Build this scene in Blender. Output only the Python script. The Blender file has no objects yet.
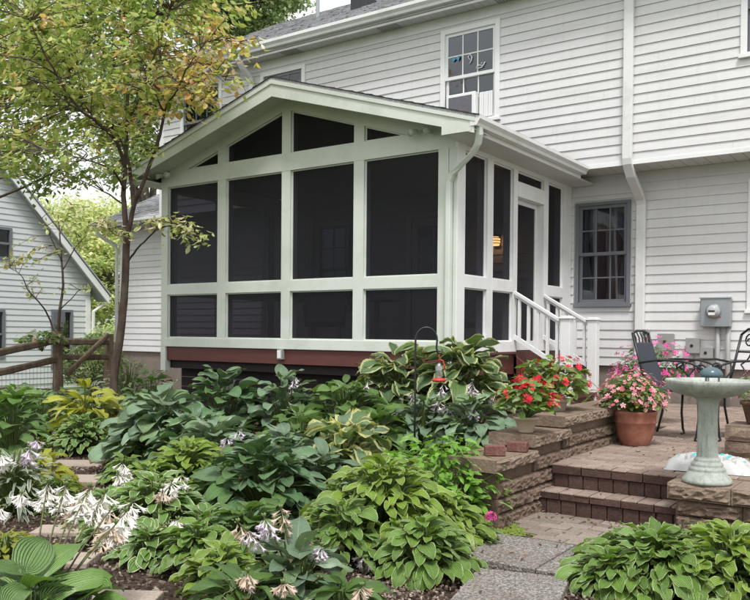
import bpy, math, random
from mathutils import Vector, Matrix
sc = bpy.context.scene
COL = sc.collection
V = Vector
R = math.radians
PI = math.pi
# ------------------------------------------------------------------ camera
FOC = 819.508; YAW = -.61; PIT = -.0138; ROL = .0088
CAM = V((4.4314, -7.8836, .2032)); PV = 344.39
FW = V((math.sin(YAW)*math.cos(PIT), math.cos(YAW)*math.cos(PIT), math.sin(PIT)))
r0 = V((math.cos(YAW), -math.sin(YAW), 0)); u0 = r0.cross(FW)
RT = r0*math.cos(ROL)+u0*math.sin(ROL); UP = -r0*math.sin(ROL)+u0*math.cos(ROL)
def at(u, v, d):            # point at depth d along the line of sight measured in the photograph (750x600)
    return CAM+(RT*((u-375)/FOC)-UP*((v-PV)/FOC)+FW)*d
cd = bpy.data.cameras.new('camera'); cam = bpy.data.objects.new('camera', cd); COL.objects.link(cam)
cd.sensor_width = 36; cd.lens = FOC/750*36; cd.shift_y = (PV-300)/750; cd.clip_end = 500; cd.clip_start = .05
m = Matrix((RT, UP, -FW)).transposed().to_4x4(); m.translation = CAM; cam.matrix_world = m
sc.camera = cam
# ------------------------------------------------------------------ helpers
class MB:
    def __init__(s): s.v = []; s.f = []; s.mi = []; s.uv = []; s.useuv = False; s.cur = 0
    def add(s, vs, fs, uvs=None):
        b = len(s.v); s.v += [tuple(p) for p in vs]
        for f in fs: s.f.append(tuple(i+b for i in f)); s.mi.append(s.cur)
        if uvs: s.uv += uvs; s.useuv = True
        else: s.uv += [(0.5, 0.5)]*len(vs)
    def box(s, x0, x1, y0, y1, z0, z1):
        s.add([(x0,y0,z0),(x1,y0,z0),(x1,y1,z0),(x0,y1,z0),(x0,y0,z1),(x1,y0,z1),(x1,y1,z1),(x0,y1,z1)],
              [(0,3,2,1),(4,5,6,7),(0,1,5,4),(1,2,6,5),(2,3,7,6),(3,0,4,7)])
        return s
    def prism(s, poly, a, b, ax='y'):       # poly in the two other axes, extruded a..b along ax
        n = len(poly)
        mk = {'y': lambda p, t: (p[0], t, p[1]), 'x': lambda p, t: (t, p[0], p[1]), 'z': lambda p, t: (p[0], p[1], t)}[ax]
        s.add([mk(p, a) for p in poly]+[mk(p, b) for p in poly],
              [tuple(range(n)), tuple(range(2*n-1, n-1, -1))]+[(i, i+n, (i+1) % n+n, (i+1) % n) for i in range(n)])
        return s
    def tube(s, pts, rad, n=6, cap=True):
        pts = [V(p) for p in pts]; k = len(pts)
        if not isinstance(rad, (list, tuple)): rad = [rad]*k
        vs = []; fs = []; prev = None
        for i, p in enumerate(pts):
            t = (pts[min(i+1, k-1)]-pts[max(i-1, 0)])
            t = t.normalized() if t.length > 1e-9 else V((0, 0, 1))
            if prev is None:
                a = V((0, 0, 1)) if abs(t.z) < .9 else V((1, 0, 0)); prev = t.cross(a).normalized()
            prev = (prev-t*prev.dot(t)).normalized(); q = t.cross(prev)
            for j in range(n):
                an = 2*PI*j/n; vs.append(p+(prev*math.cos(an)+q*math.sin(an))*rad[i])
        for i in range(k-1):
            for j in range(n): fs.append((i*n+j, i*n+(j+1) % n, (i+1)*n+(j+1) % n, (i+1)*n+j))
        if cap: fs.append(tuple(range(n-1, -1, -1))); fs.append(tuple(range((k-1)*n, k*n)))
        s.add(vs, fs); return s
    def lathe(s, prof, n=28, c=(0, 0, 0), wob=None):   # prof: (r,z)
        vs = []; fs = []; k = len(prof)
        for r_, z_ in prof:
            for j in range(n):
                a = 2*PI*j/n; rr = r_*(wob(a, z_) if wob else 1); vs.append((c[0]+rr*math.cos(a), c[1]+rr*math.sin(a), c[2]+z_))
        for i in range(k-1):
            for j in range(n): fs.append((i*n+j, i*n+(j+1) % n, (i+1)*n+(j+1) % n, (i+1)*n+j))
        s.add(vs, fs); return s
    def build(s, name, mats, parent=None, smooth=False, bevel=0, loc=None, rz=0):
        me = bpy.data.meshes.new(name); me.from_pydata(s.v, [], s.f)
        if not isinstance(mats, (list, tuple)): mats = [mats]
        for m_ in mats: me.materials.append(m_)
        if len(mats) > 1: me.polygons.foreach_set('material_index', s.mi)
        if smooth: me.polygons.foreach_set('use_smooth', [True]*len(me.polygons))
        if s.useuv:
            ul = me.uv_layers.new(name='UVMap'); fl = []
            li = [0]*len(me.loops); me.loops.foreach_get('vertex_index', li)
            for i in li: fl += s.uv[i]
            ul.data.foreach_set('uv', fl)
        me.update()
        o = bpy.data.objects.new(name, me); COL.objects.link(o)
        if parent: o.parent = parent
        if loc is not None: o.location = loc
        if rz: o.rotation_euler.z = rz
        if bevel:
            b = o.modifiers.new('bevel', 'BEVEL'); b.width = bevel; b.segments = 2; b.limit_method = 'ANGLE'
        return o
def B(name, mat, parent, *bx, bevel=0):
    for b in bx: o = MB().box(*b).build(name, mat, parent, bevel=bevel)
    return o
def tag(o, label=None, cat=None, group=None, kind=None):
    if label: o['label'] = label
    if cat: o['category'] = cat
    if group: o['group'] = group
    if kind: o['kind'] = kind
    return o
def thing(name, label, cat, loc=(0, 0, 0), rz=0, group=None):
    o = bpy.data.objects.new(name, None); COL.objects.link(o); o.location = loc; o.rotation_euler.z = rz; o.empty_display_size = .1
    return tag(o, label, cat, group)
def copy_part(o, loc, parent=None):
    c = o.copy(); COL.objects.link(c); c.parent = parent or o.parent; c.location = loc
    for ch in list(o.children):
        g = ch.copy(); COL.objects.link(g); g.parent = c
    return c
def lerp(a, b, t): return a+(b-a)*t
def S(t): t = max(0., min(1., t)); return t*t*(3-2*t)
# ------------------------------------------------------------------ materials
def srgb(r, g, b):
    f = lambda c: (c/255/12.92 if c/255 <= .04045 else ((c/255+.055)/1.055)**2.4)
    return (f(r), f(g), f(b), 1)
class NT:
    def __init__(s, name):
        s.m = bpy.data.materials.new(name); s.m.use_nodes = True; s.t = s.m.node_tree; s.t.nodes.clear()
        s.out = s.n('ShaderNodeOutputMaterial')
    def n(s, ty, **kw):
        nd = s.t.nodes.new(ty)
        for k, v in kw.items():
            if k.startswith('i_'):
                key = k[2:]; key = int(key) if key.isdigit() else key.replace('_', ' ')
                nd.inputs[key].default_value = v
            else: setattr(nd, k, v)
        return nd
    def l(s, a, b): s.t.links.new(a, b)
    def ramp(s, fac, stops, interp='LINEAR'):
        r_ = s.n('ShaderNodeValToRGB'); r_.color_ramp.interpolation = interp; e = r_.color_ramp.elements
        while len(e) > 1: e.remove(e[-1])
        e[0].position = stops[0][0]; e[0].color = stops[0][1]
        for p, c in stops[1:]:
            x = e.new(p); x.color = c
        s.l(fac, r_.inputs[0]); return r_.outputs[0]
    def noise(s, scale, detail=4, rough=.55, vec=None, coord='Object'):
        if vec is None: vec = s.n('ShaderNodeTexCoord').outputs[coord]
        nd = s.n('ShaderNodeTexNoise'); nd.inputs['Scale'].default_value = scale; nd.inputs['Detail'].default_value = detail
        nd.inputs['Roughness'].default_value = rough; s.l(vec, nd.inputs['Vector']); return nd
    def mix(s, fac, a, b, bt='MIX'):
        x = s.n('ShaderNodeMix', data_type='RGBA', blend_type=bt)
        for sock, v in ((x.inputs[0], fac), (x.inputs[6], a), (x.inputs[7], b)):
            if hasattr(v, 'is_output'): s.l(v, sock)
            else: sock.default_value = v
        return x.outputs[2]
    def math(s, op, a, b=0., clamp=False):
        x = s.n('ShaderNodeMath', operation=op); x.use_clamp = clamp
        for sock, v in ((x.inputs[0], a), (x.inputs[1], b)):
            if hasattr(v, 'is_output'): s.l(v, sock)
            else: sock.default_value = v
        return x.outputs[0]
    def bump(s, h, strength=.3, dist=.01):
        b = s.n('ShaderNodeBump'); b.inputs['Strength'].default_value = strength; b.inputs['Distance'].default_value = dist
        s.l(h, b.inputs['Height']); return b.outputs[0]
    def pr(s, col, rough=.5, normal=None, spec=.5, metal=0., **kw):
        p = s.n('ShaderNodeBsdfPrincipled')
        if hasattr(col, 'is_output'): s.l(col, p.inputs['Base Color'])
        else: p.inputs['Base Color'].default_value = col
        if hasattr(rough, 'is_output'): s.l(rough, p.inputs['Roughness'])
        else: p.inputs['Roughness'].default_value = rough
        p.inputs['Specular IOR Level'].default_value = spec; p.inputs['Metallic'].default_value = metal
        for k, v in kw.items(): p.inputs[k.replace('_', ' ')].default_value = v
        if normal: s.l(normal, p.inputs['Normal'])
        return p.outputs[0]
    def done(s, sh): s.l(sh, s.out.inputs[0]); return s.m
def paint(name, rgb, var=.06, rough=.5, scale=3, stretch=None, dirt=None, bump=.15, spec=.4, metal=0.):
    t = NT(name); vec = t.n('ShaderNodeTexCoord').outputs['Object']
    if stretch:
        mp = t.n('ShaderNodeMapping'); mp.inputs['Scale'].default_value = stretch; t.l(vec, mp.inputs[0]); vec = mp.outputs[0]
    n1 = t.noise(scale, 6, .65, vec); n2 = t.noise(scale*12, 3, .6, vec)
    dk = tuple(c*(1-var*2.2) for c in rgb[:3])+(1,)
    lt = tuple(min(1, c*(1+var)) for c in rgb[:3])+(1,)
    c = t.ramp(n1.outputs[0], [(.3, dk), (.52, rgb), (.72, lt)])
    c = t.mix(.25, c, t.ramp(n2.outputs[0], [(.35, dk), (.6, lt)]))
    if dirt:
        n3 = t.noise(scale*.7, 8, .75); c = t.mix(t.ramp(n3.outputs[0], [(.5, (0,0,0,1)), (.75, (.55,.55,.55,1))]), c, dirt)
    return t.done(t.pr(c, rough, t.bump(n2.outputs[0], bump, .003), spec, metal))
M = {}
def sidingmat():
    t = NT('siding_vinyl'); tc = t.n('ShaderNodeTexCoord').outputs['Object']
    def mp_(sc_): q = t.n('ShaderNodeMapping'); q.inputs['Scale'].default_value = sc_; t.l(tc, q.inputs[0]); return q.outputs[0]
    n1 = t.noise(1.1, 6, .65, mp_((1, 1, 7))); n2 = t.noise(1., 6, .7, mp_((14, 14, .8))); n3 = t.noise(3., 4, .6, mp_((4, 4, 60))); n4 = t.noise(.5, 3, .5, tc)
    c = t.ramp(n1.outputs[0], [(.3, (.59,.585,.585,1)), (.5, (.655,.65,.655,1)), (.7, (.675,.67,.68,1))])
    c = t.mix(t.ramp(n2.outputs[0], [(.52, (0,0,0,1)), (.78, (.32,.32,.32,1))]), c, (.40,.39,.36,1))
    c = t.mix(t.ramp(n4.outputs[0], [(.45, (0,0,0,1)), (.7, (.18,.18,.18,1))]), c, (.50,.50,.46,1))
    c = t.mix(.16, c, t.ramp(n3.outputs[0], [(.35, (.50,.50,.49,1)), (.6, (.70,.70,.70,1))]))
    return t.done(t.pr(c, .42, t.bump(n3.outputs[0], .5, .003), .4))
M['siding'] = sidingmat()
M['trim'] = paint('white_trim', (.77,.775,.775,1), .03, .4, 1.5, None, srgb(185,184,178))
M['bouncetrim'] = paint('green_bounce_trim', (.60,.635,.58,1), .03, .45, 1.5, None, srgb(160,168,152))  # white trim with the green bounce from foliage put into its colour
M['soffit'] = paint('soffit_white', (.60,.60,.58,1), .04, .5, 2)
M['voidshade'] = paint('crawlspace_shade', (.022,.015,.017,1), .15, .8, 3, (1, 1, 6))  # near-black colour stands in for the shade below the porch floor
M['beam'] = paint('redbrown_stain', srgb(92,52,47), .12, .55, 3, (1, 1, 6))
M['foundation'] = paint('foundation_block', srgb(128,116,108), .12, .85, 4, None, srgb(90,80,72), .6)
M['dark'] = paint('dark_interior', (.02,.02,.022,1), .1, .9)
M['greysash'] = paint('grey_sash', srgb(110,112,118), .05, .4)
M['gutter'] = paint('gutter_white', (.70,.705,.69,1), .03, .3, 2, None, srgb(165,165,155))
M['metalgrey'] = paint('grey_metal', srgb(150,155,158), .05, .35, 4, None, None, .1, .5, .3)
M['utilgrey'] = paint('utility_grey', srgb(148,147,146), .06, .5, 4)
M['black'] = paint('black_iron', (.018,.018,.02,1), .15, .4, 8)
M['sling'] = paint('charcoal_sling', srgb(58,62,70), .08, .8, 20)
M['floorwood'] = paint('porch_floor', srgb(95,75,62), .15, .5, 3, (1, 9, 1))
M['concrete'] = paint('stone_birdbath', srgb(158,163,157), .08, .6, 9, None, srgb(116,118,104), .8)
M['planterplastic'] = paint('beige_pot', srgb(176,160,142), .08, .6, 8)
M['domeglaze'] = paint('blue_grey_glaze', srgb(78,96,104), .08, .25, 6)
M['chimney'] = paint('vent_black', (.03,.03,.035,1), .1, .6)
M['curtain'] = None
M['bark_grey'] = None
def terracotta():
    t = NT('terracotta'); n = t.noise(7, 6, .7); n2 = t.noise(40, 3)
    c = t.ramp(n.outputs[0], [(.3, srgb(132,82,66)), (.5, srgb(152,98,82)), (.75, srgb(172,128,112))])
    return t.done(t.pr(c, .75, t.bump(n2.outputs[0], .3, .003), .3))
M['terracotta'] = terracotta()
def shingle():
    t = NT('roof_shingle'); tc = t.n('ShaderNodeTexCoord').outputs['Object']; n = t.noise(2.2, 5, .6, tc); n2 = t.noise(90, 2, .7, tc)
    c = t.ramp(n2.outputs[0], [(.3, srgb(120,120,124)), (.55, srgb(165,165,168)), (.75, srgb(205,205,205))])
    geo = t.n('ShaderNodeNewGeometry')
    c = t.mix(.6, c, t.ramp(geo.outputs['Random Per Island'], [(0, srgb(120,120,126)), (.5, srgb(160,160,162)), (1, srgb(200,198,196))]), 'MULTIPLY')
    c = t.mix(1., c, (1.7,1.7,1.7,1), 'MULTIPLY')
    return t.done(t.pr(c, .9, t.bump(n2.outputs[0], .6, .004), .2))
M['shingle'] = shingle()
def screen():
    t = NT('insect_screen'); n = t.noise(1.2, 4, .6)
    tr = t.n('ShaderNodeBsdfTransparent'); tr.inputs[0].default_value = (.60,.60,.68,1)
    d = t.pr((.008,.008,.011,1), .5, None, .25)
    mx = t.n('ShaderNodeMixShader')
    t.l(t.math('ADD', t.math('MULTIPLY', n.outputs[0], .08), .64), mx.inputs[0]); t.l(tr.outputs[0], mx.inputs[1]); t.l(d, mx.inputs[2])
    return t.done(mx.outputs[0])
M['screen'] = screen()
def glass():
    t = NT('window_glass'); tr = t.n('ShaderNodeBsdfTransparent'); tr.inputs[0].default_value = (.75,.78,.8,1)
    g = t.n('ShaderNodeBsdfGlossy'); g.inputs['Roughness'].default_value = .03; g.inputs['Color'].default_value = (.9,.92,.95,1)
    n = t.noise(1.3, 2, .5); nb = t.bump(n.outputs[0], .25, .02); t.l(nb, g.inputs['Normal'])
    fr = t.n('ShaderNodeFresnel'); fr.inputs[0].default_value = 1.5
    mx = t.n('ShaderNodeMixShader'); t.l(t.math('ADD', fr.outputs[0], .03), mx.inputs[0]); t.l(tr.outputs[0], mx.inputs[1]); t.l(g.outputs[0], mx.inputs[2])
    return t.done(mx.outputs[0])
M['glass'] = glass()
def water():
    t = NT('birdbath_water'); n = t.noise(12, 2); return t.done(t.pr((.12,.14,.13,1), .05, t.bump(n.outputs[0], .1, .01), .5))
M['water'] = water()
def bathstone():
    t = NT('stained_cast_stone'); tc = t.n('ShaderNodeTexCoord').outputs['Object']; mp = t.n('ShaderNodeMapping'); mp.inputs['Scale'].default_value = (1, 1, .22); t.l(tc, mp.inputs[0])
    n = t.noise(26, 6, .7, mp.outputs[0]); n2 = t.noise(120, 3, .7, tc); n3 = t.noise(7, 5, .6, tc)
    c = t.ramp(n3.outputs[0], [(.3, srgb(136,142,134)), (.55, srgb(162,167,160)), (.75, srgb(178,182,176))])
    c = t.mix(t.ramp(n.outputs[0], [(.5, (0,0,0,1)), (.7, (.6,.6,.6,1))]), c, srgb(104,110,92)); c = t.mix(t.ramp(n2.outputs[0], [(.55, (0,0,0,1)), (.7, (.5,.5,.5,1))]), c, srgb(100,100,92))
    return t.done(t.pr(c, .75, t.bump(n2.outputs[0], .5, .004), .3))
M['concrete'] = bathstone()
def sheer():
    t = NT('sheer_curtain'); d = t.pr((.42,.42,.45,1), .9, None, .1); tr = t.n('ShaderNodeBsdfTransparent'); mx = t.n('ShaderNodeMixShader'); mx.inputs[0].default_value = .62
    t.l(tr.outputs[0], mx.inputs[1]); t.l(d, mx.inputs[2]); return t.done(mx.outputs[0])
M['curtain'] = sheer()
def emis(name, col, st):
    t = NT(name); e = t.n('ShaderNodeEmission'); e.inputs[0].default_value = col; e.inputs[1].default_value = st; return t.done(e.outputs[0])
M['lamp'] = emis('lit_lamp_glass', (1,.48,.16,1), 5)
def leafmat(name, base, edge=None, thr=.72, centre=None, rough=.38, vein=.5, nv=9, transl=.25, var=.25, spec=.85, tipdry=False):
    t = NT(name); uv = t.n('ShaderNodeUVMap').outputs[0]; sp = t.n('ShaderNodeSeparateXYZ'); t.l(uv, sp.inputs[0])
    a = t.math('ABSOLUTE', t.math('SUBTRACT', t.math('MULTIPLY', sp.outputs[0], 2.), 1.))      # |s|
    rnd = t.n('ShaderNodeNewGeometry').outputs['Random Per Island']
    dk = tuple(c*(1-var) for c in base[:3])+(1,); lt = tuple(min(1, c*(1+var)) for c in base[:3])+(1,)
    c = t.ramp(rnd, [(0, dk), (.5, base), (1, lt)])
    tc = t.n('ShaderNodeTexCoord').outputs['Object']
    blot = t.noise(14, 4, .6, tc)
    r2 = t.math('FRACT', t.math('MULTIPLY', rnd, 13.7)); c = t.mix(t.ramp(r2, [(.62, (0,0,0,1)), (.8, (.75,.75,.75,1))]), c, tuple(x*k for x, k in zip(base[:3], (1.15, 1.22, .55)))+(1,))
    c = t.mix(.35, c, t.ramp(blot.outputs[0], [(.3, dk), (.7, lt)]))
    if centre:
        k = t.math('ADD', a, t.math('MULTIPLY', blot.outputs[0], .5))
        c = t.mix(t.ramp(k, [(.35, (1,1,1,1)), (.6, (0,0,0,1))]), c, centre)
    if edge:
        en = t.noise(30, 2, .5, tc)
        tipf = t.math('MULTIPLY', t.math('POWER', sp.outputs[1], 4.), .35)
        k = t.math('ADD', t.math('ADD', a, tipf), t.math('MULTIPLY', t.math('SUBTRACT', en.outputs[0], .5), .5))
        c = t.mix(t.ramp(k, [(thr-.05, (0,0,0,1)), (thr+.05, (1,1,1,1))]), c, edge)
    # midrib a touch paler
    c = t.mix(t.ramp(a, [(.0, (.45,.45,.45,1)), (.07, (0,0,0,1))]), c, tuple(min(1, x*1.7+.03) for x in base[:3])+(1,))
    if tipdry:
        sel = t.math('MULTIPLY', t.math('GREATER_THAN', rnd, .86), .8); c = t.mix(sel, c, srgb(168,150,70))
    sp2 = t.noise(42, 3, .6, tc); bl = t.math('GREATER_THAN', sp2.outputs[0], .70)
    c = t.mix(t.math('MULTIPLY', bl, .7), c, srgb(122,104,56))
    tipb = t.math('MULTIPLY', t.math('GREATER_THAN', t.math('ADD', sp.outputs[1], t.math('MULTIPLY', blot.outputs[0], .3)), 1.06), t.math('GREATER_THAN', t.math('FRACT', t.math('MULTIPLY', rnd, 7.3)), .72))
    c = t.mix(t.math('MULTIPLY', tipb, .85), c, srgb(140,112,66))
    w = t.math('SINE', t.math('MULTIPLY', a, PI*nv))
    w = t.math('ADD', w, t.math('MULTIPLY', blot.outputs[0], 1.2))
    nb = t.bump(w, vein, .006)
    p = t.pr(c, rough, nb, spec)
    tl = t.n('ShaderNodeBsdfTranslucent'); t.l(t.mix(1., c, (1.25,1.3,.6,1), 'MULTIPLY'), tl.inputs[0])
    mx = t.n('ShaderNodeMixShader'); mx.inputs[0].default_value = transl; t.l(p, mx.inputs[1]); t.l(tl.outputs[0], mx.inputs[2])
    tr = t.n('ShaderNodeBsdfTransparent'); m2 = t.n('ShaderNodeMixShader'); t.l(t.math('GREATER_THAN', sp2.outputs[0], .735), m2.inputs[0]); t.l(mx.outputs[0], m2.inputs[1]); t.l(tr.outputs[0], m2.inputs[2])   # chewed holes
    return t.done(m2.outputs[0])
L_ = {}
L_['blue'] = leafmat('hosta_blue', (.19,.285,.175,1), None, nv=15, vein=.7, rough=.36, transl=.1, var=.35)
L_['bluedeep'] = leafmat('hosta_blue_deep', (.105,.195,.085,1), None, nv=14, vein=.65, rough=.34, transl=.1, var=.35)
L_['green'] = leafmat('hosta_green', (.16,.28,.085,1), None, nv=12, vein=.8, rough=.32, transl=.2, var=.3)
L_['greenwhite'] = leafmat('hosta_green_white', (.165,.285,.06,1), (.40,.50,.22,1), .93, nv=9, vein=.7, var=.3, transl=.22)
L_['limewhite'] = leafmat('hosta_lime', (.23,.35,.055,1), (.48,.56,.24,1), .92, nv=8, vein=.7, var=.3, transl=.25)
L_['varbig'] = leafmat('hosta_big_cream', (.13,.215,.095,1), (.56,.60,.28,1), .82, nv=12, vein=.9, transl=.18)
L_['varbig2'] = leafmat('hosta_cream_green', (.16,.25,.14,1), (.62,.60,.26,1), .74, nv=10, vein=.8)
L_['gold'] = leafmat('hosta_gold', (.46,.47,.07,1), None, nv=9, vein=.8, transl=.3, var=.2)
L_['smallvar'] = leafmat('hosta_small_var', (.135,.25,.06,1), (.50,.57,.32,1), .86, nv=6, vein=.6)
L_['greywhite'] = leafmat('grey_white_leaf', (.16,.21,.15,1), (.52,.54,.46,1), .6, nv=5, vein=.5)
L_['bush'] = leafmat('bush_green', (.17,.35,.045,1), None, nv=5, vein=.5, var=.3, transl=.3)
L_['darkbush'] = leafmat('dark_green_leaf', (.07,.14,.045,1), None, nv=5, vein=.5, var=.35, rough=.45)
L_['midgreen'] = leafmat('mid_green_leaf', (.12,.22,.065,1), None, nv=5, vein=.5, var=.4, rough=.45)
L_['begonia'] = leafmat('begonia_leaf', (.155,.26,.065,1), None, nv=5, vein=.5, var=.35, tipdry=True, rough=.28)
M['scape'] = paint('flower_scape', srgb(84,82,50), .3, .6, 6)
L_['stem'] = leafmat('green_stem', (.13,.19,.06,1), None, vein=0, var=.2)
def crown(name, stops, transl=.35, rough=.5):
    t = NT(name); rnd = t.n('ShaderNodeNewGeometry').outputs['Random Per Island']
    c = t.ramp(rnd, stops); tc = t.n('ShaderNodeTexCoord').outputs['Object']
    big = t.noise(.9, 3, .5, tc); c2 = t.ramp(big.outputs[0], [(.35, (.72,.85,.7,1)), (.6, (1.15,1.05,1.,1))])
    c = t.mix(.8, c, c2, 'MULTIPLY')
    p = t.pr(c, .36, None, .7); tl = t.n('ShaderNodeBsdfTranslucent'); t.l(c, tl.inputs[0])
    mx = t.n('ShaderNodeMixShader'); mx.inputs[0].default_value = transl; t.l(p, mx.inputs[1]); t.l(tl.outputs[0], mx.inputs[2])
    return t.done(mx.outputs[0])
G = srgb
L_['dogwood'] = crown('dogwood_green', [(0, G(118,144,66)), (.3, G(154,178,88)), (.6, G(186,200,112)), (.85, G(206,212,140)), (.95, G(222,200,140)), (1, G(232,236,216))], .5)
L_['dogorange'] = crown('dogwood_turning', [(0, G(160,176,78)), (.3, G(202,200,104)), (.55, G(226,196,118)), (.75, G(224,168,118)), (.86, G(240,224,206)), (1, G(170,184,98))], .5)
L_['doglow'] = crown('dogwood_low', [(0, G(140,160,84)), (.4, G(182,194,116)), (.7, G(206,208,150)), (1, G(226,216,186))], .45)
L_['farlight'] = crown('far_tree_yellow', [(0, G(160,180,110)), (.5, G(200,212,140)), (1, G(232,232,186))], .5)
L_['fardark'] = crown('far_tree_dark', [(0, G(84,108,56)), (.5, G(122,146,80)), (1, G(164,180,112))], .45)
L_['farmid'] = crown('far_tree_mid', [(0, G(110,132,90)), (.5, G(150,168,116)), (1, G(196,206,156))], .45)
def petal(name, a, b, tr=.25):
    t = NT(name); rnd = t.n('ShaderNodeNewGeometry').outputs['Random Per Island']; c = t.ramp(rnd, [(0, a), (1, b)])
    p = t.pr(c, .5, None, .3); tl = t.n('ShaderNodeBsdfTranslucent'); t.l(c, tl.inputs[0])
    mx = t.n('ShaderNodeMixShader'); mx.inputs[0].default_value = tr; t.l(p, mx.inputs[1]); t.l(tl.outputs[0], mx.inputs[2])
    return t.done(mx.outputs[0])
M['petwhite'] = petal('white_petal', G(220,216,210), G(248,246,240))
M['petlav'] = petal('lavender_petal', G(196,180,196), G(226,216,226))
M['petfade'] = petal('withered_petal', G(176,150,120), G(214,200,186))
M['petred'] = petal('red_petal', G(196,18,44), G(232,48,74))
M['petpink'] = petal('pink_petal', G(222,96,126), G(250,190,196))
M['petmag'] = petal('magenta_petal', G(206,60,140), G(234,120,180))
M['petsalmon'] = petal('salmon_petal', G(206,110,104), G(230,160,150))
def bark(name, a, b, sc_=14):
    t = NT(name); tc = t.n('ShaderNodeTexCoord').outputs['Object']; mp = t.n('ShaderNodeMapping'); mp.inputs['Scale'].default_value = (1,1,.35); t.l(tc, mp.inputs[0])
    n = t.noise(sc_, 7, .7, mp.outputs[0]); n2 = t.noise(2, 3, .5, tc)
    c = t.ramp(n.outputs[0], [(.3, a), (.7, b)]); c = t.mix(t.ramp(n2.outputs[0], [(.5, (0,0,0,1)), (.7, (.4,.4,.4,1))]), c, G(120,124,104))
    return t.done(t.pr(c, .85, t.bump(n.outputs[0], .8, .01), .25))
M['bark'] = bark('dogwood_bark', G(52,42,38), G(98,82,74))
M['bark2'] = bark('grey_bark', G(62,56,50), G(118,108,98))
M['fencewood'] = bark('weathered_wood', G(84,70,58), G(146,126,108), 9)
def soil():
    t = NT('mulch_soil'); tc = t.n('ShaderNodeTexCoord').outputs['Object']; n = t.noise(38, 6, .75, tc); n2 = t.noise(3, 4, .6, tc)
    vo = t.n('ShaderNodeTexVoronoi'); vo.inputs['Scale'].default_value = 55; t.l(tc, vo.inputs['Vector'])
    c = t.ramp(n.outputs[0], [(.3, G(34,26,22)), (.5, G(72,58,50)), (.66, G(112,96,84)), (.8, G(150,134,120))])
    c = t.mix(.35, c, t.ramp(vo.outputs['Color'], [(.2, G(40,30,26)), (.8, G(128,112,100))]))
    c = t.mix(t.ramp(n2.outputs[0], [(.5, (0,0,0,1)), (.7, (.5,.5,.5,1))]), c, G(58,50,36))
    h = t.math('ADD', n.outputs[0], vo.outputs['Distance'])
    return t.done(t.pr(c, .95, t.bump(h, 1., .03), .15))
M['soil'] = soil()
M['lawn'] = paint('distant_lawn', (.07,.12,.035,1), .25, .9, 4, None, (.12,.13,.05,1), .8)
def aggregate():
    t = NT('exposed_aggregate'); tc = t.n('ShaderNodeTexCoord').outputs['Object']; vo = t.n('ShaderNodeTexVoronoi'); vo.inputs['Scale'].default_value = 110; t.l(tc, vo.inputs['Vector'])
    n = t.noise(2.5, 5, .6, tc); n2 = t.noise(160, 2, .6, tc)
    c = t.ramp(vo.outputs['Color'], [(.1, G(80,76,73)), (.45, G(118,113,108)), (.8, G(158,152,146))])
    c = t.mix(t.ramp(n2.outputs[0], [(.5, (0,0,0,1)), (.7, (.6,.6,.6,1))]), c, G(70,66,66))
    c = t.mix(t.ramp(n.outputs[0], [(.42, (0,0,0,1)), (.7, (.5,.5,.5,1))]), c, G(92,84,76))
    return t.done(t.pr(c, .8, t.bump(vo.outputs['Distance'], .7, .006), .3))
M['aggregate'] = aggregate()
def stone(name, a, b, c_, sc_=9, bstr=.9, moss=True):
    t = NT(name); tc = t.n('ShaderNodeTexCoord').outputs['Object']; n = t.noise(sc_, 8, .7, tc); n2 = t.noise(60, 4, .7, tc); n3 = t.noise(1.7, 4, .6, tc)
    rnd = t.n('ShaderNodeNewGeometry').outputs['Random Per Island']
    col = t.ramp(n.outputs[0], [(.28, a), (.5, b), (.75, c_)])
    col = t.mix(.5, col, t.ramp(rnd, [(0, a), (.5, b), (1, c_)]))
    col = t.mix(t.ramp(n2.outputs[0], [(.45, (.35,.35,.35,1)), (.6, (0,0,0,1))]), col, tuple(x*.5 for x in a[:3])+(1,))
    if moss: col = t.mix(t.ramp(n3.outputs[0], [(.55, (0,0,0,1)), (.72, (.45,.45,.45,1))]), col, G(84,88,62))
    h = t.math('ADD', n.outputs[0], t.math('MULTIPLY', n2.outputs[0], .5))
    return t.done(t.pr(col, .9, t.bump(h, bstr, .02), .2))
M['blockstone'] = stone('retaining_block', G(88,72,62), G(118,100,88), G(148,130,114), 9, .8)
M['capstone'] = stone('cap_block', G(108,92,80), G(134,117,102), G(156,140,124), 7, .8)
M['brick'] = stone('paver_brick', G(118,101,92), G(147,130,119), G(172,156,144), 12, .35, False)
M['pathbrick'] = stone('path_paver', G(110,100,92), G(138,126,116), G(160,148,138), 12, .35, True)
M['brickred'] = stone('red_brick', G(96,62,56), G(122,86,78), G(152,118,106), 14, .5, False)
M['riser'] = stone('riser_brick', G(62,46,43), G(84,64,59), G(108,86,78), 12, .4, False)
M['slabstone'] = stone('stepping_slab', G(150,136,124), G(172,158,146), G(190,176,164), 5, .35)
def joint():
    t = NT('sandy_joint'); n = t.noise(40, 5, .7); n3 = t.noise(2.2, 5, .6)
    c = t.ramp(n.outputs[0], [(.3, G(48,40,36)), (.7, G(96,82,72))]); c = t.mix(t.ramp(n3.outputs[0], [(.5, (0,0,0,1)), (.62, (.9,.9,.9,1))]), c, G(96,112,44))
    return t.done(t.pr(c, .95, t.bump(n.outputs[0], .6, .008), .1))
M['joint'] = joint()
M['moss'] = paint('green_moss', G(112,128,52), .2, .95, 30, None, G(84,90,50), 1.)
M['bagplastic'] = paint('white_bag', (.48,.48,.47,1), .14, .3, 9, None, (.30,.28,.24,1), .6)
M['teal'] = paint('teal_print', G(70,178,186), .06, .3, 6)
M['deadleaf'] = petal('dead_leaf', G(84,60,48), G(158,128,100), .1)
M['redplastic'] = paint('red_plastic', G(176,52,46), .05, .25, 8)
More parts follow.
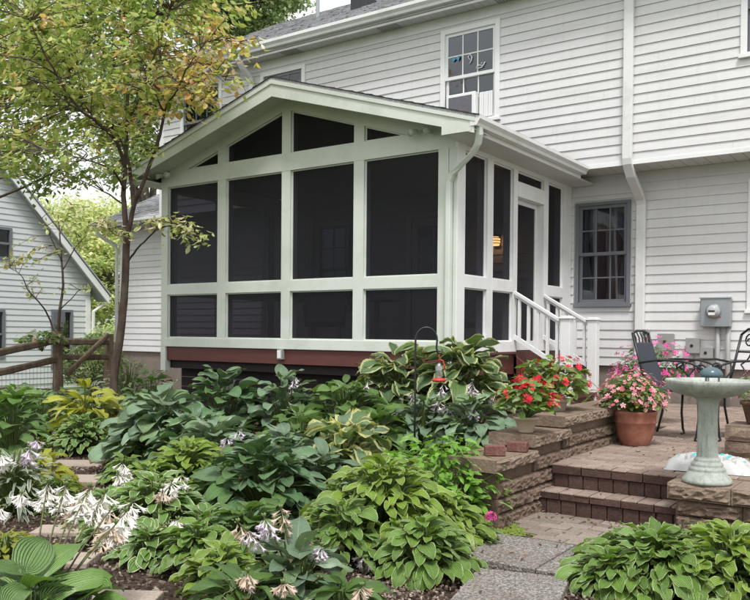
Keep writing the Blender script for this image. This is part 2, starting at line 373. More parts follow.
def clear():
    t = NT('clear_bottle'); g = t.n('ShaderNodeBsdfGlossy'); g.inputs['Roughness'].default_value = .05; tr = t.n('ShaderNodeBsdfTransparent'); tr.inputs[0].default_value = (.9,.92,.92,1)
    mx = t.n('ShaderNodeMixShader'); mx.inputs[0].default_value = .3; t.l(tr.outputs[0], mx.inputs[1]); t.l(g.outputs[0], mx.inputs[2]); return t.done(mx.outputs[0])
M['bottle'] = clear()
M['farhouse'] = paint('neighbour_siding', (.56,.58,.60,1), .04, .5, .8, (1, 1, 6))
M['wicker'] = bark('wicker_brown', G(66,48,38), G(120,92,74), 30)
M['butterfly'] = paint('blue_suncatcher', G(70,150,180), .05, .4)
# ------------------------------------------------------------------ siding / walls with openings
def siding(mb, a0, a1, z0, z1, pitch, face, axis='x', sgn=-1, holes=(), lip=.014, poly=None):
    """clapboards: a = run axis (x or y); face = plane position of the other axis; sgn = outward direction"""
    def pt(a, off, z): return (a, face+sgn*off, z) if axis == 'x' else (face+sgn*off, a, z)
    k = 0; z = z0
    while z < z1-1e-6:
        zt = min(z+pitch, z1)
        cuts = sorted({z, zt} | {h[i] for h in holes for i in (2, 3) if z < h[i] < zt})
        for zb, ze in zip(cuts[:-1], cuts[1:]):
            ob = lip*(1-(zb-z)/pitch)+.002; oe = lip*(1-(ze-z)/pitch)+.002
            lo, hi = a0, a1
            if poly:
                lo, hi = poly((zb+ze)/2)
                if hi <= lo: continue
            seg = [(lo, hi)]
            for h in holes:
                if h[2] < ze-1e-6 and h[3] > zb+1e-6:
                    ns = []
                    for s0, s1 in seg:
                        if h[0] > s0: ns.append((s0, min(s1, h[0])))
                        if h[1] < s1: ns.append((max(s0, h[1]), s1))
                    seg = [q for q in ns if q[1]-q[0] > 1e-4]
            s2 = []
            for s0, s1 in seg:      # butt joints, staggered from course to course
                ps = 4.9; off_ = (k*1.87+.6) % ps; j_ = a0+off_
                while j_ < s1:
                    if s0+.2 < j_ < s1-.2 and s1-s0 > 1.2: s2.append((s0, j_-.001)); s0 = j_+.001
                    j_ += ps
                s2.append((s0, s1))
            for s0, s1 in s2:
                vs = [pt(s0, ob, zb), pt(s1, ob, zb), pt(s1, oe, ze), pt(s0, oe, ze)]
                fs = [(0, 1, 2, 3)]
                if abs(zb-z) < 1e-6:
                    vs += [pt(s0, .001, zb), pt(s1, .001, zb)]; fs.append((4, 5, 1, 0))
                mb.add(vs, fs)
        z = zt; k += 1
def holed(mb, a0, a1, z0, z1, f0, f1, axis, holes):
    xs = sorted({a0, a1} | {h[i] for h in holes for i in (0, 1) if a0 < h[i] < a1}); zs = sorted({z0, z1} | {h[i] for h in holes for i in (2, 3) if z0 < h[i] < z1})
    for xa, xb in zip(xs[:-1], xs[1:]):
        for za, zb in zip(zs[:-1], zs[1:]):
            xm, zm = (xa+xb)/2, (za+zb)/2
            if any(h[0] < xm < h[1] and h[2] < zm < h[3] for h in holes): continue
            if axis == 'x': mb.box(xa, xb, f0, f1, za, zb)
            else: mb.box(f0, f1, xa, xb, za, zb)
def window(parent, x0, x1, z0, z1, y, sash='trim', casing='trim', cols=3, rows=4, cw=.075, curtain=False, sash_w=.045, loc=None):
    """opening x0..x1,z0..z1 in a wall whose outer face is y (outward -y)"""
    fr = MB(); c = cw
    fr.box(x0-c, x0, y-.034, y+.03, z0-.02, z1+c); fr.box(x1, x1+c, y-.034, y+.03, z0-.02, z1+c); fr.box(x0, x1, y-.034, y+.03, z1, z1+c)
    fr.box(x0-c-.02, x1+c+.02, y-.055, y+.03, z0-.065, z0-.02); fr.box(x0, x1, y-.03, y+.03, z0-.0199, z0)
    w = fr.build('window', M[casing], parent, bevel=.004)
    zm = (z0+z1)/2; s = MB(); q = sash_w
    for (a, b, yy) in ((z0, zm+.02, y+.022), (zm-.02, z1, y-.006)):
        s.box(x0, x0+q, yy, yy+.025, a, b); s.box(x1-q, x1, yy, yy+.025, a, b); s.box(x0+q, x1-q, yy, yy+.025, a, a+q); s.box(x0+q, x1-q, yy, yy+.025, b-q, b)
        for i in range(1, cols):
            xx = lerp(x0+q, x1-q, i/cols); s.box(xx-.009, xx+.009, yy+.004, yy+.021, a+q, b-q)
        for i in range(1, rows//2):
            zz = lerp(a+q, b-q, i/(rows//2)); s.box(x0+q, x1-q, yy+.005, yy+.020, zz-.009, zz+.009)
    s.build('sash', M[sash], w)
    g = MB(); g.box(x0+.01, x1-.01, y+.034, y+.037, z0+.01, zm); g.box(x0+.01, x1-.01, y+.006, y+.009, zm, z1-.01); g.build('pane', M['glass'], w)
    if curtain:
        cm = MB()
        for side in (-1, 1):
            xo = x0+.03 if side < 0 else x1-.03; n = 14; vs = []; fs = []
            for j in range(19):
                t = j/18; z = lerp(z1-.04, z0+.12, t)
                wd = (x1-x0)*(.5-.40*S(t/.42)) if t < .42 else (x1-x0)*(.10+.10*(t-.42)/.58)
                for i in range(n+1):
                    a = i/n; vs.append((xo-side*wd*a, y+.13+.018*math.sin(a*n*1.3+side), z+.05*math.sin(a*3.1)*(t < .5)))
            for j in range(18):
                for i in range(n): fs.append((j*(n+1)+i, j*(n+1)+i+1, (j+1)*(n+1)+i+1, (j+1)*(n+1)+i))
            cm.add(vs, fs)
        cm.build('curtain', M['curtain'], w, smooth=True)
        dm_ = MB(); n = 40; a_, b_ = lerp(x0, x1, .16), lerp(x0, x1, .84)
        dm_.add([(lerp(a_, b_, i/n), y+.30+.02*math.sin(i*1.1), z) for z in (z0, z1-.1) for i in range(n+1)], [(i, i+1, n+2+i, n+1+i) for i in range(n)])
        dm_.build('drape', paint('dull_red_drape', (.24,.11,.10,1), .15, .9), w, True)
    return w
# ------------------------------------------------------------------ ground
def ground(x, y):
    r_ = .50*S((x+1.3)/2.6)*S((y+3.4)/2.2)*(1-S((y+.2)/.9)*(1-0.0))
    z = -1.045+r_
    z += .06*S((y+2.5)/2.)*(1-S((x+1)/2.))*(1-S((-x-5)/4))
    d = math.hypot(x-2, y+3)
    z -= .0*d
    if x < -7: z -= .02*(-7-x)
    z += .012*math.sin(x*3.1+y*2.3)+.008*math.sin(x*7.7-y*5.1)
    if x > 1.95: z = min(z, -1.035+.004*math.sin(x*9+y*7))
    if y > 3: z = min(z, -1.0)
    return z
def sheet(name, xs, ys, mat, kind='structure'):
    mb = MB(); nx, ny = len(xs), len(ys)
    mb.add([(x, y, ground(x, y)) for y in ys for x in xs], [(j*nx+i, j*nx+i+1, (j+1)*nx+i+1, (j+1)*nx+i) for j in range(ny-1) for i in range(nx-1)])
    o = mb.build(name, mat, None, True); o['kind'] = kind; return o
def frange(a, b, s):
    n = int(round((b-a)/s)); return [a+(b-a)*i/n for i in range(n+1)]
sheet('garden_ground', [-14]+frange(-10, 2.0, .12)+frange(2.04, 5, .25)+[9], [-12, -9]+frange(-8, 3.2, .12), M['soil'])
mb = MB()   # outlying lawn: a ring of sheets to the horizon, a little below the bed
mb.add([(-250,-250,-1.45),(250,-250,-1.45),(250,250,-1.45),(-250,250,-1.45)], [(0,1,2,3)])
tag(mb.build('lawn', M['lawn']), kind='structure')
# ------------------------------------------------------------------ HOUSE
YL, YU = 3.35, 2.8              # lower and upper storey wall planes
house = thing('house', 'two storey white clapboard house behind the screened porch', 'house', (0, YL, -1))
H = house
def hb(name, mb, mat, **k):
    for i, p in enumerate(mb.v): mb.v[i] = (p[0], p[1]-YL, p[2]+1)
    return mb.build(name, mat, H, **k)
hp = bpy.data.objects.new('h', None)
wl_holes = [(.11, .80, .66, 2.02), (2.41, 3.2, .56, 2.12), (-4.62, -3.75, .55, 2.05), (-2.72, -1.9, .02, 2.06)]
mb = MB(); siding(mb, -10.05, 8, -.22, 2.43, .125, YL, holes=[(h[0]-.07, h[1]+.07, h[2]-.06, h[3]+.07) for h in wl_holes[:3]]+[(-2.8, -1.82, 0, 2.13)])
hb('lower_siding', mb, M['siding'])
mb = MB(); holed(mb, -10.05, 8, -.22, 2.46, YL+.001, YL+.12, 'x', wl_holes); hb('lower_wall', mb, M['soffit'])
mb = MB(); mb.box(-10.0, 8, YL+.03, YL+.25, -1.5, -.221); hb('foundation', mb, M['foundation'])
wu_holes = [(-1.79, -.96, 3.34, 4.66), (-7.50, -6.55, 3.5, 4.75), (-5.45, -4.58, 3.5, 4.66), (2.40, 3.3, 3.62, 4.7)]
mb = MB(); siding(mb, -8.15, 8, 2.46, 4.78, .125, YU, holes=[(h[0]-.07, h[1]+.07, h[2]-.06, h[3]+.07) for h in wu_holes])
hb('upper_siding', mb, M['siding'])
mb = MB(); mb.box(-8.15, 8, YU-.022, YU, 4.78, 4.93); hb('frieze_board', mb, M['trim'])
mb = MB(); holed(mb, -8.15, 8, 2.46, 4.93, YU+.001, YU+.12, 'x', wu_holes); hb('upper_wall', mb, M['soffit'])
mb = MB(); mb.box(-8.15, 8, YU-.026, YU-.001, 2.425, 2.475); hb('overhang_drip_board', mb, M['trim'])
# overhang soffit with board grooves
mb = MB(); x = -8.15
while x < 8: mb.box(x+.004, x+.146, YU+.0, YL-.003, 2.432, 2.447); x += .15
mb.box(-8.15, 8, YU, YL, 2.448, 2.459); hb('overhang_soffit', mb, M['soffit'])
# side and back walls, inner floor, dark rooms
mb = MB(); mb.box(-10.05, -9.95, YL+.12, 9, -.22, 2.4); mb.box(-8.15, -8.05, YU+.12, 9, 2.4, 4.9); mb.box(7.9, 8, YU+.12, 9, -.22, 4.9); mb.box(-10.05, 8, 9, 9.1, -.22, 4.9)
mb.box(-9.9, 7.9, YL+.12, 9, 2.462, 2.6); mb.box(-9.9, 7.9, YL+.12, 9, -.22, -.1); mb.box(-8.1, 7.9, YU+.12, 9, 4.95, 5.)
hb('outer_wall', mb, M['soffit'])
mb = MB(); mb.box(-9.9, 7.8, YL+1.6, YL+1.65, -.1, 2.46); mb.box(-8, 7.8, YU+1.8, YU+1.85, 2.6, 4.95); hb('room_wall', mb, paint('room_wall', (.12,.115,.11,1), .05, .9))
# corner boards
mb = MB(); mb.box(-8.16, -8.06, YU-.026, YU+.12, 2.476, 4.78); hb('corner_board', mb, M['trim'])
mb = MB(); mb.box(-10.06, -9.96, YL-.026, YL+.1, -.22, 2.43); hb('corner_board', mb, M['trim'])
# main roof: fascia, soffit panels, gutter, shingles
mb = MB(); x = -8.45
while x < 8.2: mb.box(x+.003, x+.117, 2.52, YU-.023, 4.932, 4.944); x += .12
mb.box(-8.45, 8.2, 2.5, YU-.02, 4.945, 4.955); so = hb('eave_soffit', mb, M['soffit'])
mb = MB()
for x in (-7.1, -4.9, -2.9, -.9, 1.3, 3.4):
    for i in range(9): mb.box(x+i*.042, x+i*.042+.018, 2.54, 2.77, 4.926, 4.931)
hb('soffit_vent', mb, M['utilgrey'])
def gutter_prof(y0, z0, w=.12, h=.125, s=-1):
    return [(y0, z0), (y0+s*w*.65, z0), (y0+s*w*.72, z0+h*.3), (y0+s*w, z0+h*.62), (y0+s*w, z0+h), (y0+s*(w-.012), z0+h), (y0+s*(w-.014), z0+h*.66), (y0+s*w*.6, z0+.008), (y0+s*.008, z0+.008), (y0, z0+h)]
mb = MB(); mb.prism(gutter_prof(2.498, 4.985), -8.5, 8.2, 'x'); mb.box(-8.5, 8.2, 2.5, 2.52, 4.91, 5.11); hb('gutter', mb, M['gutter'])
RS = math.tan(R(29))
def shingles(mb, x0, x1, y0, z0, slope, rows, ex=.14, tab=.33, seed=1, jitter=.012):
    rg = random.Random(seed)
    n = math.cos(math.atan(slope)); ny = -math.sin(math.atan(slope))
    for r_ in range(rows):
        ya = y0+r_*ex*n; za = z0+r_*ex*n*slope; x = x0-rg.random()*tab
        while x < x1:
            w = tab*rg.uniform(.35, 1.1); xa, xb = max(x, x0), min(x+w, x1); h = .006+rg.choice((0, .006, .012))
            if xb-xa > .01:
                yb = ya+(ex+.04)*n; zb = za+(ex+.04)*n*slope
                mb.add([(xa, ya, za), (xb, ya, za), (xb, ya+ny*h, za+h*n+.004), (xa, ya+ny*h, za+h*n+.004), (xb, yb, zb+.001), (xa, yb, zb+.001)], [(0,1,2,3), (3,2,4,5)])
            x += w+.004
mb = MB(); shingles(mb, -8.5, 8.3, 2.44, 5.115, RS, 34, seed=4); rf = hb('roof_shingles', mb, M['shingle'])
mb = MB(); yr = 7.2; zr = 5.10+(yr-2.46)*RS
mb.prism([(2.46, 5.105), (yr, zr), (yr+4.7, 5.105), (yr+4.7, 5.0), (2.5, 5.0)], -8.48, 8.28, 'x'); hb('roof', mb, M['shingle'])
mb = MB(); mb.prism([(2.44, 4.93), (2.44, 5.10), (yr, zr-.01), (yr, zr-.2)], -8.56, -8.5, 'x'); hb('rake_board', mb, M['trim'])
mb = MB(); y = 4.5; z = 5.1+(y-2.46)*RS; mb.box(-4.75, -4.38, y-.15, y+.2, z-.1, z+.17); hb('roof_vent', mb, M['chimney'], bevel=.02)
mb = MB(); y = 5.; z = 5.1+(y-2.46)*RS; mb.tube([(-6.05, y, z-.1), (-6.05, y, z+.38)], .04, 12); hb('vent_pipe', mb, M['metalgrey'], smooth=False)
# wing roof on the left
mb = MB(); shingles(mb, -10.4, -8.16, 2.95, 2.46, math.tan(R(27)), 26, seed=9)
hb('wing_shingles', mb, M['shingle'])
mb = MB(); mb.prism([(2.97, 2.44), (6.2, 2.44+3.23*math.tan(R(27))), (9.3, 2.44), (9.3, 2.36), (3.0, 2.36)], -10.38, -8.17, 'x'); mb.box(-10.4, -8.17, 2.96, YL-.02, 2.345, 2.36)
hb('wing_roof', mb, M['soffit'])
mb = MB(); mb.prism(gutter_prof(2.948, 2.36, .1, .1), -10.42, -8.2, 'x'); hb('wing_gutter', mb, M['gutter'])
mb = MB(); mb.tube([(-10.3, 2.9, 2.36), (-10.3, 2.92, 2.27), (-10.22, 3.1, 2.12), (-10.12, 3.27, 2.03), (-10.11, 3.29, 1.9), (-10.11, 3.29, -.9)], .037, 10); hb('wing_downspout', mb, M['gutter'], smooth=True)
# main downspouts
def rect_tube(mb, pts, w=.085, d=.06):
    vs = []; fs = []
    k = len(pts)
    for i, p in enumerate(pts):
        p = V(p); t = (V(pts[min(i+1, k-1)])-V(pts[max(i-1, 0)])).normalized(); sx = V((1, 0, 0)); sx = (sx-t*sx.dot(t)).normalized(); sy = t.cross(sx)
        vs += [p+sx*w/2+sy*d/2, p-sx*w/2+sy*d/2, p-sx*w/2-sy*d/2, p+sx*w/2-sy*d/2]
    for i in range(k-1):
        for j in range(4): fs.append((i*4+j, i*4+(j+1) % 4, (i+1)*4+(j+1) % 4, (i+1)*4+j))
    mb.add(vs, fs)
mb = MB(); rect_tube(mb, [(.99, 2.44, 5.0), (.99, 2.44, 4.93), (.98, 2.6, 4.78), (.98, YU-.055, 4.66), (.98, YU-.055, 2.50), (.98, YU-.045, 2.44), (.99, YU+.06, 2.30), (1.0, YL-.1, 2.05), (1.0, YL-.055, 1.97), (1.0, YL-.055, -.9)], .125, .07); hb('downspout', mb, M['gutter'], bevel=.01)
mb = MB(); rect_tube(mb, [(-5.74, 2.43, 5.0), (-5.74, 2.44, 4.93), (-5.73, 2.56, 4.80), (-5.71, 2.70, 4.68), (-5.70, YU-.05, 4.56), (-5.70, YU-.05, 2.6)], .095, .07); hb('downspout', mb, M['gutter'], bevel=.01)
# windows (built in place, offset parent)
wp = bpy.data.objects.new('tmp', None)
def hwin(*a, **k):
    w = window(None, *a, **k); w.parent = H; w.location = (0, -YL, 1); return w
hwin(.11, .80, .66, 2.02, YL, 'greysash', 'greysash', curtain=True, cw=.045)
hwin(2.41, 3.2, .56, 2.12, YL, 'trim', 'trim')
hwin(-4.62, -3.75, .55, 2.05, YL, 'greysash', 'trim')
hwin(-1.79, -.96, 3.34, 4.66, YU, 'trim', 'trim')
hwin(-7.50, -6.55, 3.5, 4.75, YU, 'greysash', 'trim', cols=3)
hwin(-5.45, -4.58, 3.5, 4.66, YU, 'greysash', 'trim')
hwin(2.40, 3.3, 3.62, 4.7, YU, 'greysash', 'trim', cols=3)
# accordion panel beside the window air conditioner
mb = MB()
for i in range(6): mb.box(-1.215+i*.036, -1.185+i*.036, YU-.005-.006*(i % 2), YU+.018, 3.36, 3.72)
hb('side_panel', mb, M['trim'])
# porch house door
mb = MB(); mb.box(-2.80, -2.72, YL-.03, YL+.03, 0, 2.14); mb.box(-1.9, -1.82, YL-.03, YL+.03, 0, 2.14); mb.box(-2.72, -1.9, YL-.03, YL+.03, 2.06, 2.14)
hb('door_frame', mb, M['trim'])
mb = MB(); mb.box(-2.715, -1.905, YL+.02, YL+.06, .02, .95)
for a in (-2.715, -2.0): mb.box(a, a+.095, YL+.02, YL+.06, .95, 2.055)
mb.box(-2.62, -2.0, YL+.02, YL+.06, 1.93, 2.055); mb.box(-2.62, -2.0, YL+.025, YL+.055, 1.42, 1.45); mb.box(-2.33, -2.30, YL+.024, YL+.056, .95, 1.93)
dr = hb('door', mb, M['trim']); mb = MB(); mb.box(-2.62, -2.0, YL+.038, YL+.042, .95, 1.93); hb('door_pane', mb, M['glass'])
# ------------------------------------------------------------------ window air conditioner & suncatchers
ac = thing('window_air_conditioner', 'white window air conditioner in the upper window above the porch roof', 'air conditioner', (-1.44, YU-.02, 3.36))
B('body', M['trim'], ac, (-.28, .20, -.07, .05, 0, .37), bevel=.012)
mb = MB(); mb.box(-.24, .145, -.076, -.0705, .045, .325); mb.build('grille', paint('ac_grille', (.13,.13,.145,1), .1, .7, 30), ac)
for k, (u, v, s_) in enumerate([(454, 58, .05)]):
    p = at(u, v, 12.1); p.y = YU-.012
    b_ = MB()
    for sx in (-1, 1):
        b_.add([(0,0,0), (sx*.05,0,.045), (sx*.065,0,.01), (sx*.045,0,-.035), (0,-.006,.0)], [(0,1,2,3)]); b_.add([(0,-.006,0), (sx*.05,-.006,.045), (sx*.065,-.006,.01), (sx*.045,-.006,-.035)], [(0,1,2,3)])
    tag(b_.build('window_sticker', M['butterfly'], None, loc=p), 'small blue butterfly decal on the upper window above the air conditioner', 'decal')
rg = random.Random(3)
for lab, pts in (('white squiggle decal on the middle pane of the upper window', [(470,60),(468,57),(470,54),(472,57),(471,61),(469,64)]), ('white bird shaped decal low on the upper window sash', [(476,68),(479,65),(483,66),(481,63),(485,62),(482,67),(477,69)])):
    pp = []
    for u, v in pts:
        d = at(u, v, 12)-CAM; t = (YU-.014-CAM.y)/d.y; pp.append(CAM+d*t)
    mb = MB(); mb.tube(pp, .007, 5); tag(mb.build('window_sticker', M['trim'], None, True), lab, 'decal')
# ------------------------------------------------------------------ SCREENED PORCH
porch = thing('screened_porch', 'gabled screened porch with white trim tinted by green foliage bounce and dark screens', 'porch', (0, 0, 0))
PX0 = -4.83; ZT = 2.25; SL = .307; XR = -2.415; ZR = 3.33
post = [(-4.83, -4.70), (-3.70, -3.545), (-2.55, -2.405), (-1.41, -1.26), (-.24, 0)]
ztri = lambda x: 2.467+SL*(min(x+4.29, -.66-x))
for a, b in post: B('post', M['bouncetrim'], porch, (a, b, 0, .14, 0, 2.25))
B('bottom_rail', M['bouncetrim'], porch, (-4.832, .002, -.004, .14, -.012, .113), bevel=.004)
mid = MB()
for (a, b), (c, d) in zip(post[:-1], post[1:]): mid.box(b, c, .002, .14, .7245, .859)
mid.build('middle_rail', M['bouncetrim'], porch)
B('header_beam', M['bouncetrim'], porch, (-4.832, .002, -.003, .14, 2.25, 2.467))
# gable wall around the triangular screens
mb = MB()
roofu = lambda x: ZR-.165-SL*abs(x-XR)
tri = [(-4.29, -3.70), (-3.545, -2.55), (-2.405, -1.41), (-1.26, -.66)]
edges = [-4.83, -4.29, -3.70, -3.545, -2.55, XR, -2.405, -1.41, -1.26, -.66, 0]
for a, b in zip(edges[:-1], edges[1:]):
    intri = any(t0-1e-6 <= a and b <= t1+1e-6 for t0, t1 in tri)
    za, zb = (ztri(a), ztri(b)) if intri else (2.467, 2.467)
    if roofu(a) < za: za = roofu(a)-.001
    if roofu(b) < zb: zb = roofu(b)-.001
    mb.prism([(a, za), (b, zb), (b, roofu(b)), (a, roofu(a))], 0, .14, 'y')
mb.build('gable_wall', M['bouncetrim'], porch)
# screens with a thin bead round each
def bead(mb, pts, plane, y0, y1, w=.016):
    n = len(pts); c = (sum(p[0] for p in pts)/n, sum(p[1] for p in pts)/n)
    ins = []
    for i in range(n):
        p0, p1, p2 = pts[i-1], pts[i], pts[(i+1) % n]
        e1 = V((p1[0]-p0[0], p1[1]-p0[1])).normalized(); e2 = V((p2[0]-p1[0], p2[1]-p1[1])).normalized()
        n1 = V((-e1.y, e1.x)); n2 = V((-e2.y, e2.x)); bis = (n1+n2); bis = bis/(1+n1.dot(n2))
        ins.append((p1[0]+bis.x*w, p1[1]+bis.y*w))
    for i in range(n):
        j = (i+1) % n; q = [pts[i], pts[j], ins[j], ins[i]]; mb.prism(q, y0, y1, plane)
    return ins
def pane(pts, plane='y', c0=.03, s=1):
    mb = MB(); ins = bead(mb, pts, plane, c0, c0+.025*s)
    o = mb.build('screen_frame', M['trim'] if plane == 'x' else M['bouncetrim'], porch)
    mb = MB(); y = c0+.012*s
    f = {'y': lambda p: (p[0], y, p[1]), 'x': lambda p: (y, p[0], p[1])}[plane]
    mb.add([f(p) for p in ins], [tuple(range(len(ins)))]); mb.build('screen', M['screen'], o)
def rect(a, b, c, d): return [(a, c), (b, c), (b, d), (a, d)]
for (a, b), (c, d) in zip(post[:-1], post[1:]):
    pane(rect(b, c, .113, .7245)); pane(rect(b, c, .859, 2.25))
pane([(-4.29, 2.467), (-3.70, 2.467), (-3.70, ztri(-3.70))]); pane([(-3.545, 2.467), (-2.55, 2.467), (-2.55, ztri(-2.55)), (-3.545, ztri(-3.545))])
pane([(-2.405, 2.467), (-1.41, 2.467), (-1.41, ztri(-1.41)), (-2.405, ztri(-2.405))]); pane([(-1.26, 2.467), (-.66, 2.467), (-1.26, ztri(-1.26))])
# right side wall (x = 0), with door
sy = [(.141, .17), (.73, .88), (1.43, 1.55), (2.36, 2.51), (3.04, YL-.02)]
for a, b in sy: B('side_post', M['trim'], porch, (-.14, 0 if a > .15 else .003, a, b, -.012 if a < 1.5 or a > 3 else -.012, 2.25))
B('corner_post', M['trim'], porch, (-.02, .012, -.006, .17, -.012, 2.33))
B('side_header', M['trim'], porch, (-.14, .002, .145, YL-.02, 2.25, 2.34))
B('side_bottom_rail', M['trim'], porch, (-.14, .003, .17, 1.43, -.012, .113), (-.14, .003, 2.51, 3.04, -.012, .113))
B('side_middle_rail', M['trim'], porch, (-.138, .001, .17, .73, .7245, .859), (-.138, .001, .88, 1.43, .7245, .859), (-.138, .001, 2.51, 3.04, .7245, .859))
for a, b in ((.17, .73), (.88, 1.43), (2.51, 3.04)):
    pane(rect(a, b, .113, .7245), 'x', -.03, -1); pane(rect(a, b, .859, 2.25), 'x', -.03, -1)
B('door_head', M['trim'], porch, (-.14, .004, 1.55, 2.36, 1.93, 2.115)); pane(rect(1.55, 2.36, 2.115, 2.25), 'x', -.03, -1)
mb = MB()
for a, b, c, d in ((1.555, 1.60, 0, 1.925), (2.31, 2.355, 0, 1.925), (1.60, 2.31, 1.87, 1.925), (1.60, 2.31, 0, .12)): mb.box(-.135, -.10, a, b, c, d)
dd = mb.build('screen_door', M['trim'], porch)
mb = MB(); mb.add([(-.118, 1.6, .12), (-.118, 2.31, .12), (-.118, 2.31, 1.87), (-.118, 1.6, 1.87)], [(0,1,2,3)]); mb.build('door_screen', M['screen'], dd)
mb = MB(); mb.tube([(-.09, 1.64, .9), (-.06, 1.64, .91), (-.06, 1.64, 1.02), (-.09, 1.64, 1.03)], .008, 6); mb.build('handle', M['metalgrey'], dd)
# left side wall
sl = [(.141, .17), (1.05, 1.2), (2.1, 2.25), (3.2, YL-.02)]
for a, b in sl: B('side_post', M['bouncetrim'], porch, (PX0, PX0+.14, a, b, -.012, 2.30))
B('side_header', M['bouncetrim'], porch, (PX0, PX0+.14, .145, YL-.02, 2.25+.052, 2.40))
for a, b in zip(sl[:-1], sl[1:]):
    B('side_rail', M['bouncetrim'], porch, (PX0+.001, PX0+.139, a[1], b[0], -.012, .113), (PX0+.001, PX0+.139, a[1], b[0], .7245, .859), (PX0+.001, PX0+.139, a[1], b[0], 2.2, 2.30))
    pane(rect(a[1], b[0], .113, .7245), 'x', PX0+.05, 1); pane(rect(a[1], b[0], .859, 2.2), 'x', PX0+.05, 1)
# floor, band beams, piers
B('floor', M['floorwood'], porch, (PX0+.02, -.02, .03, YL-.04, -.06, -.013))
B('band_beam', M['beam'], porch, (-4.80, -.05, .025, .07, -.205, -.013), bevel=.004); B('lower_beam', M['voidshade'], porch, (-4.80, -.05, .10, .14, -.32, -.206))  # lower board coloured as the shade under the band beam
B('band_beam', M['beam'], porch, (-.05, -.01, .025, YL-.05, -.29, -.013), (-.055, .03, .15, 1.5, -.04, -.0135))
B('band_beam', M['beam'], porch, (PX0+.03, PX0+.07, .07, YL-.05, -.29, -.062))
for px in (-4.6, -3.2, -1.7, -.3):
    for py in (.6, 1.8): B('pier', M['voidshade'], porch, (px-.08, px+.08, py-.08, py+.08, -1.2, -.241))
mb = MB(); z = -1.15
while z < -.25: mb.box(PX0+.1, -.06, .30, .32, z, min(z+.135, -.245)); z += .14
mb.build('shade_boards', M['voidshade'], porch)  # added dark boards, painting the shaded void behind the front beam
mb = MB(); z = -1.15
while z < -.3: mb.box(-.06, -.04, .32, YL-.1, z, min(z+.135, -.295)); z += .14
mb.build('shade_boards', M['voidshade'], porch)  # same painted shade, added along the right side
B('post_foot', M['bouncetrim'], porch, (-4.832, -4.73, -.003, .09, -.38, -.013))
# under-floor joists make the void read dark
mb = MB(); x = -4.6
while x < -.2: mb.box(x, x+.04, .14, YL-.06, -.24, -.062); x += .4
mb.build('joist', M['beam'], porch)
# roof
RY0, RY1 = -.35, YU-.03
mb = MB()
for s in (-1, 1):
    xe = XR+s*2.83; ze = ZR-SL*2.83
    mb.prism([(XR, ZR), (xe, ze), (xe, ze-.03), (XR, ZR-.03)], RY0-.01, RY1, 'y')
mb.build('roof_deck', M['shingle'], porch)
mb = MB(); rg = random.Random(8)
for s in (-1, 1):
    r_ = 0
    while r_*.135 < 2.86:
        x1 = XR+s*(2.87-r_*.135); x2 = XR+s*max(0, 2.87-(r_+1)*.135-.02); z1 = ZR-SL*abs(x1-XR); z2 = ZR-SL*abs(x2-XR)
        y = RY0-.02
        while y < RY1:
            w = rg.uniform(.12, .34); yb = min(y+w, RY1); h = .010+rg.choice((0, .006))
            mb.add([(x1, y, z1+.001), (x1, yb, z1+.001), (x1, yb, z1+h), (x1, y, z1+h), (x2, yb, z2+.004), (x2, y, z2+.004)], [(0,1,2,3), (3,2,4,5), (0,3,5)])
            y = yb+.003
        r_ += 1
t = NT('dark_shingle'); rn = t.n('ShaderNodeNewGeometry').outputs['Random Per Island']; nn = t.noise(80, 2)
mt = t.done(t.pr(t.ramp(rn, [(0, (.03,.03,.035,1)), (1, (.08,.078,.08,1))]), .9, t.bump(nn.outputs[0], .6, .004), .2))
mb.build('roof_shingles', mt, porch)
B('ridge_cap', mt, porch, (XR-.06, XR+.06, RY0-.015, RY1, ZR-.01, ZR+.014))
for s in (-1, 1):
    mb = MB(); xe = XR+s*2.80; z = lambda x: ZR-SL*abs(x-XR)
    mb.prism([(XR, ZR-.031), (xe, z(xe)-.031), (xe, z(xe)-.19), (XR, ZR-.235)], RY0, RY0+.022, 'y'); mb.build('rake_board', M['bouncetrim'], porch, bevel=.003)
    mb = MB(); mb.prism([(XR, ZR-.031), (xe+s*.02, z(xe+s*.02)-.031), (xe+s*.02, z(xe)-.075), (XR, ZR-.08)], RY0-.014, RY0, 'y'); mb.build('rake_moulding', M['bouncetrim'], porch)
    # sloping rake soffit in grooved boards running along the slope
    mb = MB(); xx = 0
    while xx < 2.72:
        a, b = XR+s*(xx+.003), XR+s*min(xx+.147, 2.75)
        mb.prism([(a, z(a)-.165), (b, z(b)-.165), (b, z(b)-.152), (a, z(a)-.152)], RY0+.023, -.001, 'y'); xx += .15
    mb.prism([(XR, ZR-.15), (xe, z(xe)-.15), (xe, z(xe)-.14), (XR, ZR-.14)], RY0+.023, -.001, 'y')
    mb.build('rake_soffit', M['bouncetrim'], porch)
    # ceiling inside
    mb = MB(); mb.prism([(XR, ZR-.15), (XR+s*2.40, z(XR+2.40)-.15), (XR+s*2.40, z(XR+2.40)-.135), (XR, ZR-.135)], .14, RY1, 'y'); mb.prism([(XR, ZR-.15), (XR+s*2.40, z(XR+2.40)-.15), (XR+s*2.40, z(XR+2.40)-.135), (XR, ZR-.135)], RY1, YL, 'y') if False else None
    mb.build('ceiling', M['soffit'], porch)
B('inner_ceiling', M['soffit'], porch, (PX0+.15, -.15, .15, YL-.02, 2.47, 2.49))
